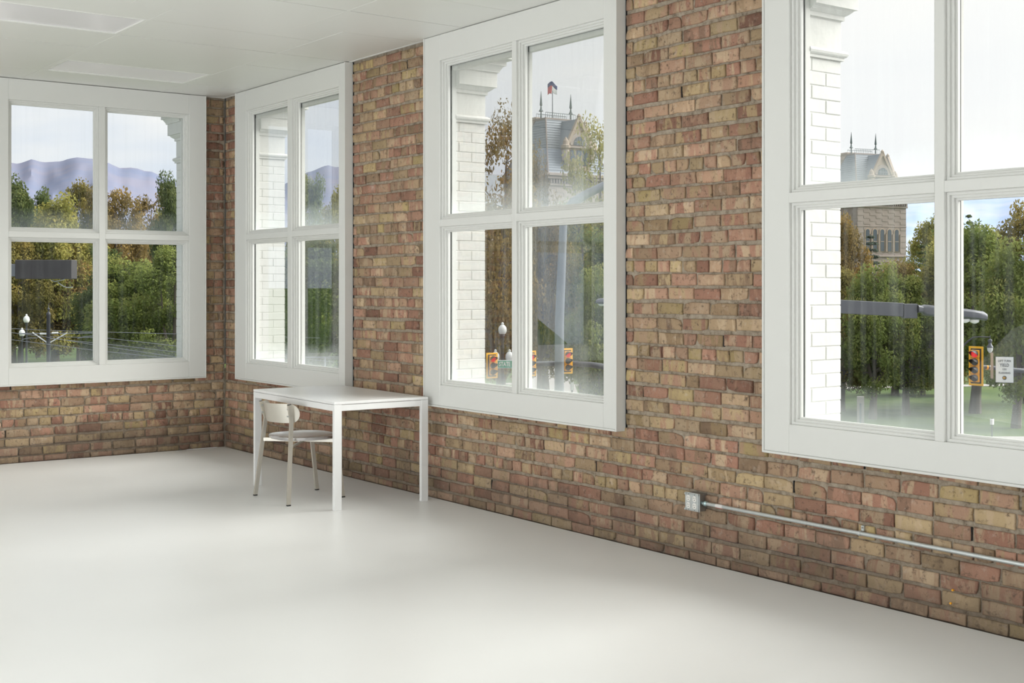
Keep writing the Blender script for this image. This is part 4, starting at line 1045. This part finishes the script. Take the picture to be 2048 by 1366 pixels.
# ------------------------------------------------------------------ street furniture
def face(p, extra=0):
    "yaw that turns local -y towards the camera"
    v = CAM-p; return math.atan2(v.y, v.x)+math.pi/2+extra
def text(s, size, loc, mt, parent, name='lettering', ext=.004, yscale=1.0):
    cu = bpy.data.curves.new(name, 'FONT'); cu.body = s; cu.size = size; cu.align_x = 'CENTER'; cu.align_y = 'CENTER'; cu.extrude = ext; cu.resolution_u = 2
    cu.offset = size*.018
    tmp = bpy.data.objects.new('tmp', cu); COL.objects.link(tmp); bpy.context.view_layer.update()
    me = bpy.data.meshes.new_from_object(tmp); bpy.data.objects.remove(tmp); me.materials.clear(); me.materials.append(mt)
    o = bpy.data.objects.new(name, me); COL.objects.link(o); o.parent = parent; o.location = loc; o.rotation_euler = (math.pi/2, 0, 0); o.scale = (1, yscale, 1); return o
def signal(p, n, lit, label, turn, group=None, sec=.33):
    t = empty('traffic_signal', p, face(p, turn)); tag(t, label, 'traffic light', group)
    w, H = .178, n*sec/2
    bp = MB(); m_ = .10
    bp.cbox((-w-m_-.045, .0, -H-m_-.045), (w+m_+.045, .012, H+m_+.045), .01); bp.build('backplate_border', M['yellow'], t)
    MB().box((-w-m_+.045, -.006, -H-m_+.045), (w+m_-.045, .0, H+m_-.045)).build('backplate', M['postblack'], t)
    for k in range(n):
        z = H-sec*(k+.5)
        bdy = MB().cbox((-w, -.12, z-sec/2+.004), (w, -.006, z+sec/2-.004), .02).build('lamp_housing', M['yellowbody'], t)
        MB().tube([(0, -.12, z), (0, -.13, z)], .145, 20).build('lens', M['red_on'] if k == lit else M['lens'], bdy)
        vz = MB(); nn = 14; V = []; F = []
        for i in range(nn+1):
            a = math.pi*(-.12+1.24*i/nn); L = .05+.27*max(0, math.sin(a))**.6 if 0 < a < math.pi else .04
            for rr in (.152, .158):
                V += [(rr*math.cos(a), -.12, z+rr*math.sin(a)), (rr*math.cos(a), -.12-L, z+rr*math.sin(a)-.03)]
        for i in range(nn):
            a = i*4; F += [(a, a+1, a+5, a+4), (a+2, a+6, a+7, a+3), (a+1, a+3, a+7, a+5)]
        vz.add(V, F); vz.build('visor', M['postblack'], bdy, smooth=False)
    return t
# middle window group, 64 m out
D1 = 64
p0 = at(984, 731, D1); signal(p0, 3, 0, 'yellow-bordered traffic signal showing red, left of the STATE sign', math.radians(28))
p1 = at(1061, 727, D1); signal(p1, 3, 0, 'yellow-bordered traffic signal mostly hidden behind the middle window bar', math.radians(28))
p2 = at(1134, 722, D1); signal(p2, 3, 0, 'yellow-bordered traffic signal half hidden by the grey pole', math.radians(28))
arm = [at(955, 731, D1+.3), at(1068, 727.5, D1+.3), at(1140, 727, D1+.3), at(1180, 729, D1+.3), at(1206, 733, D1+.3), at(1232, 741, D1+.3), at(1246, 757, D1+.3), at(1250, 790, D1+.3)]
b = ground(1250, D1+.3)
t = empty('signal_mast', b); tag(t, 'curved dark grey mast arm carrying the three traffic signals', 'pole')
MB().tube([Vector(q)-b for q in arm]+[Vector((0, 0, 0))], [.10, .12, .135, .14, .15, .16, .17, .18, .2], 12).build('mast_arm', M['steel'], t, smooth=True)
p = at(1017, 728.5, D1+.05); t = empty('street_sign', p, face(p)); tag(t, 'green street name sign reading STATE, hung on the mast arm', 'sign')
MB().cbox((-.56, -.012, -.205), (.56, .012, .205), .008).build('sign_edge', M['white_sign'], t); MB().box((-.53, -.02, -.175), (.53, -.012, .175)).build('sign_face', M['green_sign'], t)
text('STATE ST', .31, (-.05, -.024, 0), M['white_sign'], t).scale = (.66, 1.0, 1)
# three-globe lamp post
p = ground(1005, 76); t = empty('lamp_post', p, face(p)); tag(t, 'dark lamp post with three white acorn globes above the STATE sign', 'street lamp')
zt = at(1005, 668, 76).z-GZ
MB().lathe([(.28, 0), (.28, .5), (.16, .7), (.12, 1.2), (.09, zt-.9), (.12, zt-.85), (.08, zt-.6), (.10, zt-.3), (.16, zt-.1), (.12, zt)], n=14).build('post', M['postblack'], t, smooth=True)
def globe(x, z, s, par):
    q = MB().lathe([(.17*s, 0), (.225*s, .08*s), (.255*s, .22*s), (.235*s, .38*s), (.16*s, .49*s), (.08*s, .55*s), (.055*s, .57*s), (.085*s, .60*s), (.08*s, .645*s), (.03*s, .69*s), (.005, .70*s)], (x, 0, z), 18).build('globe', M['globe'], par, smooth=True); return q
globe(0, zt, 1.0, t)
zl = at(1005, 722, 76).z-GZ
MB().tube([(-.42, 0, zl), (-.42, 0, zl-.15), (0, 0, zl-.3), (.42, 0, zl-.15), (.42, 0, zl)], .04, 8).build('bracket', M['postblack'], t, smooth=True)
globe(-.42, zl, 1, t); globe(.42, zl, 1, t)
# tall grey street light pole with curved arm
b = ground(1116, 34); t = empty('street_light_pole', b); tag(t, 'tall grey street light pole in the middle window with arm curving up right', 'street lamp')
pts = [Vector((0, 0, 0)), at(1119, 640, 34)-b, at(1127, 440, 34)-b]
MB().tube(pts, [.145, .125, .105], 14).build('pole', M['steelpale'], t, smooth=True)
MB().tube([at(1127, 442, 34)-b, at(1131, 423, 34)-b, at(1146, 405, 34)-b, at(1170, 390, 34)-b, at(1206, 372, 34)-b, at(1260, 350, 34)-b, at(1330, 340, 34)-b], [.115, .12, .125, .12, .11, .10, .09], 12).build('arm', M['steelpale'], t, smooth=True)
MB().lathe([(.02, .06), (.3, .03), (.34, 0), (.28, -.08), (.1, -.1)], tuple(at(1338, 342, 34)-b), 12).build('lamp_head', M['steel'], t, smooth=True)
# cobra-head light at the right edge of the middle window
def cobra(p, L, w, h, yaw, name, label, armL):
    t = empty(name, p, yaw); tag(t, label, 'street lamp')
    hd = MB(); V = []; F = []; prof = [(0, .25, .35), (.12, .45, .5), (.3, .8, .8), (.6, 1, 1), (.85, .95, .9), (1, .7, .55)]
    for (u, a, c) in prof:
        for q in range(12):
            an = 2*math.pi*q/12; V.append((u*L, w/2*a*math.cos(an), h/2*c*max(-.55, math.sin(an))))
    for k in range(len(prof)-1):
        for q in range(12): F.append((k*12+q, k*12+(q+1) % 12, k*12+12+(q+1) % 12, k*12+12+q))
    F += [tuple(range(12)), tuple(range(60, 72))]; hd.add(V, F); hd.build('housing', M['steel'], t, smooth=True)
    MB().lathe([(w*.30, 0), (w*.28, -h*.18), (w*.15, -h*.28), (.005, -h*.3)], (L*.68, 0, -h*.24), 12).build('lens', M['globe'], t, smooth=True)
    MB().tube([(.02, 0, 0), (-armL, 0, .0)], [.035, .05], 10).build('arm', M['steel'], t, smooth=True); return t
yawR = math.atan2(RGT.y, RGT.x)
pc = at(1229, 604, 33); cobra(pc, .48, .3, .2, yawR+math.pi, 'street_light', 'small grey street light head at the right edge of the middle window', .5)
bq = Vector((pc.x, pc.y, GZ))+RGT*.5; t = empty('street_light_pole', bq); tag(t, 'grey pole of the small street light, behind the middle window\'s right frame', 'pole'); MB().tube([(0, 0, 0), (0, 0, pc.z-GZ+.06)], [.11, .07], 10).build('pole', M['steel'], t)
# near street light crossing the nearest window
D2 = 15.0
p = at(1833, 622, D2); t = empty('street_light', p, yawR); tag(t, 'dark grey street light arm and lamp head crossing the nearest window', 'street lamp')
pxm = D2/FPX
MB().xf(Matrix()).cbox((-170*pxm, -.05, -.075), (-28*pxm, .05, .085), .006).build('arm_beam', M['steel'], t, M=Matrix.Rotation(math.radians(3.0), 4, 'Y'))
MB().cbox((-28*pxm, -.06, -.085), (-1*pxm, .06, .085), .006).build('arm_coupler', M['steel'], t)
hd = MB(); V = []; F = []; prof = [(0, .10, .055, .02), (.06, .08, .05, .015), (.10, .10, .075, .0), (.25, .13, .075, -.015), (.45, .15, .07, -.03), (.62, .15, .065, -.045), (.76, .13, .06, -.062), (.80, .10, .05, -.075)]
for (x, w, h, dz) in prof:
    for q in range(14):
        an = 2*math.pi*q/14; V.append((x, w*math.copysign(abs(math.cos(an))**.6, math.cos(an)), dz+h*math.copysign(abs(math.sin(an))**.7, math.sin(an))*(1 if math.sin(an) > 0 else .75)))
for k in range(len(prof)-1):
    for q in range(14): F.append((k*14+q, k*14+(q+1) % 14, k*14+14+(q+1) % 14, k*14+14+q))
F += [tuple(range(14)), tuple(range(14*7, 14*8))]; hd.add(V, F).build('lamp_head', M['steel'], t, smooth=True)
for k in range(3): MB().lathe([(.055, 0), (.05, -.03), (.02, -.045), (.003, -.048)], (.46+k*.11, 0, -.085-k*.008), 14).build('lamp_lens', M['globe'], t, smooth=True)
bp_ = at(1650, 600, D2); b = Vector((bp_.x, bp_.y, GZ)); t = empty('street_light_pole', b); tag(t, 'grey pole of the near street light, hidden behind the brick between windows', 'pole')
MB().tube([(0, 0, 0), (0, 0, bp_.z-GZ+.1)], [.12, .085], 12).build('pole', M['steel'], t, smooth=True)
# solid box standing in for a dark reflection in the left window
D3 = 16.0; p = at(36, 539, D3); t = empty('street_light', p, yawR); tag(t, 'dark rectangular street light fitting high in the left window\'s lower left pane', 'street lamp'); pm = D3/FPX
MB().cbox((0, -.10, -19*pm), (113*pm, .10, 19*pm), .006).build('reflection_box', M['reflbox'], t); MB().cbox((-75*pm, -.04, -14*pm), (0, .04, 11*pm), .005).build('arm_beam', M['steelpale'], t)
MB().tube([(66*pm, 0, -21*pm), (74*pm, 0, -24*pm), (92*pm, 0, -20*pm), (100*pm, 0, -8*pm)], .006, 6).build('hanger', M['galv'], t)
MB().tube([(80*pm, 0, -26*pm), (90*pm, 0, -33*pm), (98*pm, 0, -36*pm), (110*pm, 0, -35*pm)], .006, 6).build('hanger', M['galv'], t)
q_ = at(-40, 539, D3); b = Vector((q_.x, q_.y, GZ)); t = empty('street_light_pole', b); tag(t, 'added grey pole for the reflection box, out of view at the left', 'pole'); MB().tube([(0, 0, 0), (0, 0, p.z-GZ+.15)], [.12, .09], 12).build('pole', M['steel'], t, smooth=True)  # pole added only to carry the reflection box

# nearest window group: four-lamp signal, sign, mast, hanging lantern
D4 = 53
ps_ = at(1952, 732, D4); signal(ps_, 4, 0, 'four-lamp traffic signal with yellow border, right pane of the nearest window', math.radians(-28), sec=.335)
b = ground(2300, D4+.3); t = empty('signal_mast', b); tag(t, 'long grey mast arm behind the left-turn sign', 'pole')
MB().tube([at(1950, 732, D4+.35)-b, at(2000, 737, D4+.35)-b, at(2060, 743, D4+.35)-b, at(2200, 758, D4+.35)-b, at(2280, 775, D4+.35)-b, at(2298, 800, D4+.35)-b, Vector((0, 0, 0))], [.075, .085, .10, .13, .15, .17, .2], 12).build('mast_arm', M['steel'], t, smooth=True)
MB().cbox(tuple(at(1981, 757, D4+.2)-b-Vector((.0, .0, 0))), tuple(at(1987, 705, D4+.1)-b), .004).build('sign_bracket', M['concrete'], t)
MB().tube([at(1973, 735, D4+.35)-b, at(1976, 735.3, D4+.35)-b], .10, 10).build('clamp', M['tie'], t); MB().tube([at(1979, 735.5, D4+.35)-b, at(1981, 735.7, D4+.35)-b], .10, 10).build('clamp', M['galv'], t)
p = at(2009, 739.5, D4-.1); t = empty('turn_sign', p, face(p)); tag(t, 'white sign reading LEFT TURN YIELD ON FLASHING with yellow arrow', 'sign')
sw, shh = 17*D4/FPX, 26*D4/FPX
MB().cbox((-sw, 0, -shh), (sw, .02, shh), .01).build('sign_edge', M['steelpale'], t); MB().cbox((-sw+.015, -.006, -shh+.015), (sw-.015, 0, shh-.015), .004).build('sign_face', M['white_sign'], t)
for s, sz, z, sx in (('LEFT TURN', .105, .36, .95), ('YIELD', .165, .185, .85), ('ON', .105, .015, .9), ('FLASHING', .105, -.135, .95)): text(s, sz, (0, -.008, z), M['ink'], t).scale = (sx, 1.1, 1)
MB().tube([(0, -.006, -.335), (0, -.012, -.335)], .085, 24).build('arrow_disc', M['ink'], t)
ar = MB(); ar.bar([(-.02, -.014, -.335), (.06, -.014, -.335)], .004, .025, side=(0, 1, 0)); ar.bar([(-.055, -.014, -.335), (.0, -.014, -.285)], .004, .022, side=(0, 1, 0)); ar.bar([(-.055, -.014, -.335), (.0, -.014, -.385)], .004, .022, side=(0, 1, 0)); ar.build('arrow', M['yellow'], t)
b = ground(1900, 58); t = empty('lantern_post', b); tag(t, 'dark street lantern hanging from a curved bracket above the white turn sign', 'street lamp')
q = lambda px, py: at(px, py, 58)-b
MB().tube([Vector((0, 0, 0)), q(1900, 700), q(1908, 697), q(1926, 693), q(1934, 684), q(1946, 675), q(1960, 673.5), q(1980, 674.5)], [.12, .09, .05, .045, .04, .035, .03, .03], 8).build('bracket', M['postblack'], t, smooth=True)
c = q(1980, 706); s = 58/FPX
MB().lathe([(5.5*s, 10.5*s), (6.5*s, 11*s), (6*s, 13*s), (3.5*s, 17*s), (2.6*s, 20*s), (4*s, 22*s), (4.4*s, 25*s), (3.5*s, 27*s), (.8*s, 28*s), (.6*s, 35*s)], tuple(c), 14).build('lantern_hood', M['steel'], t, smooth=True)
MB().lathe([(.5*s, 0), (3*s, 1.5*s), (5*s, 5*s), (5.6*s, 10.5*s)], tuple(c), 14).build('lantern_glass', M['globe'], t, smooth=True)
# upright stone marker and small post in the park
p = ground(1721, 86); t = empty('stone_marker', p, face(p)); tag(t, 'upright pinkish stone marker on the lawn, in the nearest window', 'marker')
s = 86/FPX; hh_ = at(1721, 793, 86).z-GZ
MB().cbox((-7*s, -.15, 0), (7*s, .15, hh_), .02).build('slab', M['concrete'], t); MB().box((-2*s, -.16, hh_-1.9), (2*s, -.15, hh_-.45)).build('inscription', M['steelpale'], t)
p = ground(1984, 78); t = empty('small_post', p); tag(t, 'thin dark post on the lawn below the turn sign', 'post'); MB().tube([(0, 0, 0), (0, 0, 1.5)], .04, 6).build('post', M['postblack'], t); MB().cbox((-.09, -.09, 1.1), (.09, .09, 1.45), .01).build('plate', M['label'], t)

# left window group: tram pole, wires, lamp posts
D5 = 78
b = ground(97, D5); t = empty('tram_pole', b); tag(t, 'black tram wire pole with finial and white bracket arms, left window', 'pole')
q = lambda px, py: at(px, py, D5)-b
s = D5/FPX
zt = q(97, 630).z
MB().lathe([(.13, 0), (.12, zt-.05), (.14, zt), (.12, zt+.12), (.05, zt+.2), (.05, zt+.3), (.09, zt+.36), (.03, zt+.45), (.01, zt+.7)], n=12).build('pole', M['postblack'], t, smooth=True)
MB().tube([q(38, 667), q(97, 667), q(184, 666)], .035, 6).build('cross_arm', M['steelpale'], t)
MB().tube([q(65, 665), q(94, 685)], .04, 6).build('brace', M['globe'], t); MB().tube([q(100, 685), q(134, 666)], .04, 6).build('brace', M['globe'], t)
MB().tube([q(80, 667.5), q(94, 667.5)], .06, 8).build('insulator', M['globe'], t); MB().tube([q(104, 666), q(116, 665.5)], .06, 8).build('insulator', M['globe'], t)
MB().tube([q(44, 679), q(58, 676), q(75, 676)], .03, 6).build('registration_arm', M['steelpale'], t); MB().tube([q(155, 677), q(170, 673), q(190, 672)], .03, 6).build('registration_arm', M['steelpale'], t)
WIRES = [((-80, 655), (20, 657), (130, 662), (360, 668), (640, 676)), ((-80, 664), (20, 665), (80, 672), (184, 689), (352, 714), (700, 760)), ((-80, 674), (20, 679), (100, 689), (184, 700), (352, 718), (640, 745)),
         ((100, 673), (212, 676), (352, 692), (690, 726)), ((100, 677), (212, 688), (352, 704), (690, 738)), ((560, 714), (640, 716), (720, 719))]
for i, w in enumerate(WIRES):
    pts = [at(px, py, D5-i*.4) for px, py in w]; o = MB().tube([p_-pts[0] for p_ in pts], .016, 5).build('overhead_wire', M['steelpale']); o.location = pts[0]
    tag(o, 'thin overhead tram wire crossing the lower left window', 'wire', 'overhead tram wires')
for (px, py, dd, l) in ((53, 645, 100, 'tall lamp post with white acorn globe left of the tram pole'), (44, 672, 104, 'shorter lamp post with white acorn globe, leftmost in the left window')):
    p = ground(px, dd); t = empty('lamp_post', p); tag(t, l, 'street lamp'); z = at(px, py, dd).z-GZ
    MB().lathe([(.22, 0), (.22, .5), (.1, .8), (.07, z-.3), (.13, z-.05), (.1, z)], n=10).build('post', M['postblack'], t, smooth=True); globe(0, z, .95, t)
p = ground(18, 60); t = empty('signal_pole', p); tag(t, 'plain grey pole at the very left edge of the left window', 'pole'); MB().tube([(0, 0, 0), (0, 0, at(18, 649, 60).z-GZ)], .07, 10).build('pole', M['steelpale'], t)
p = ground(650, 78); t = empty('tram_pole', p); tag(t, 'low tram wire bracket pole at the bottom of the second window', 'pole'); z = at(650, 714, 78).z-GZ
MB().tube([(0, 0, 0), (0, 0, z)], .06, 8).build('pole', M['steelpale'], t); MB().tube([-RGT*1.2+Vector((0, 0, z)), RGT*.9+Vector((0, 0, z))], .03, 6).build('cross_arm', M['steelpale'], t)
p = ground(1144, 90); t = empty('path_lantern', p); tag(t, 'small dark path lamp with pale shade below the half hidden traffic signal', 'street lamp'); z = at(1144, 752, 90).z-GZ
MB().tube([(0, 0, 0), (0, 0, z-1.0)], .06, 8).build('post', M['postblack'], t); MB().lathe([(.13, z-1.0), (.13, z-.35), (.2, z-.33), (.06, z-.15), (.02, z)], n=10).build('lamp_head', M['globe'], t)
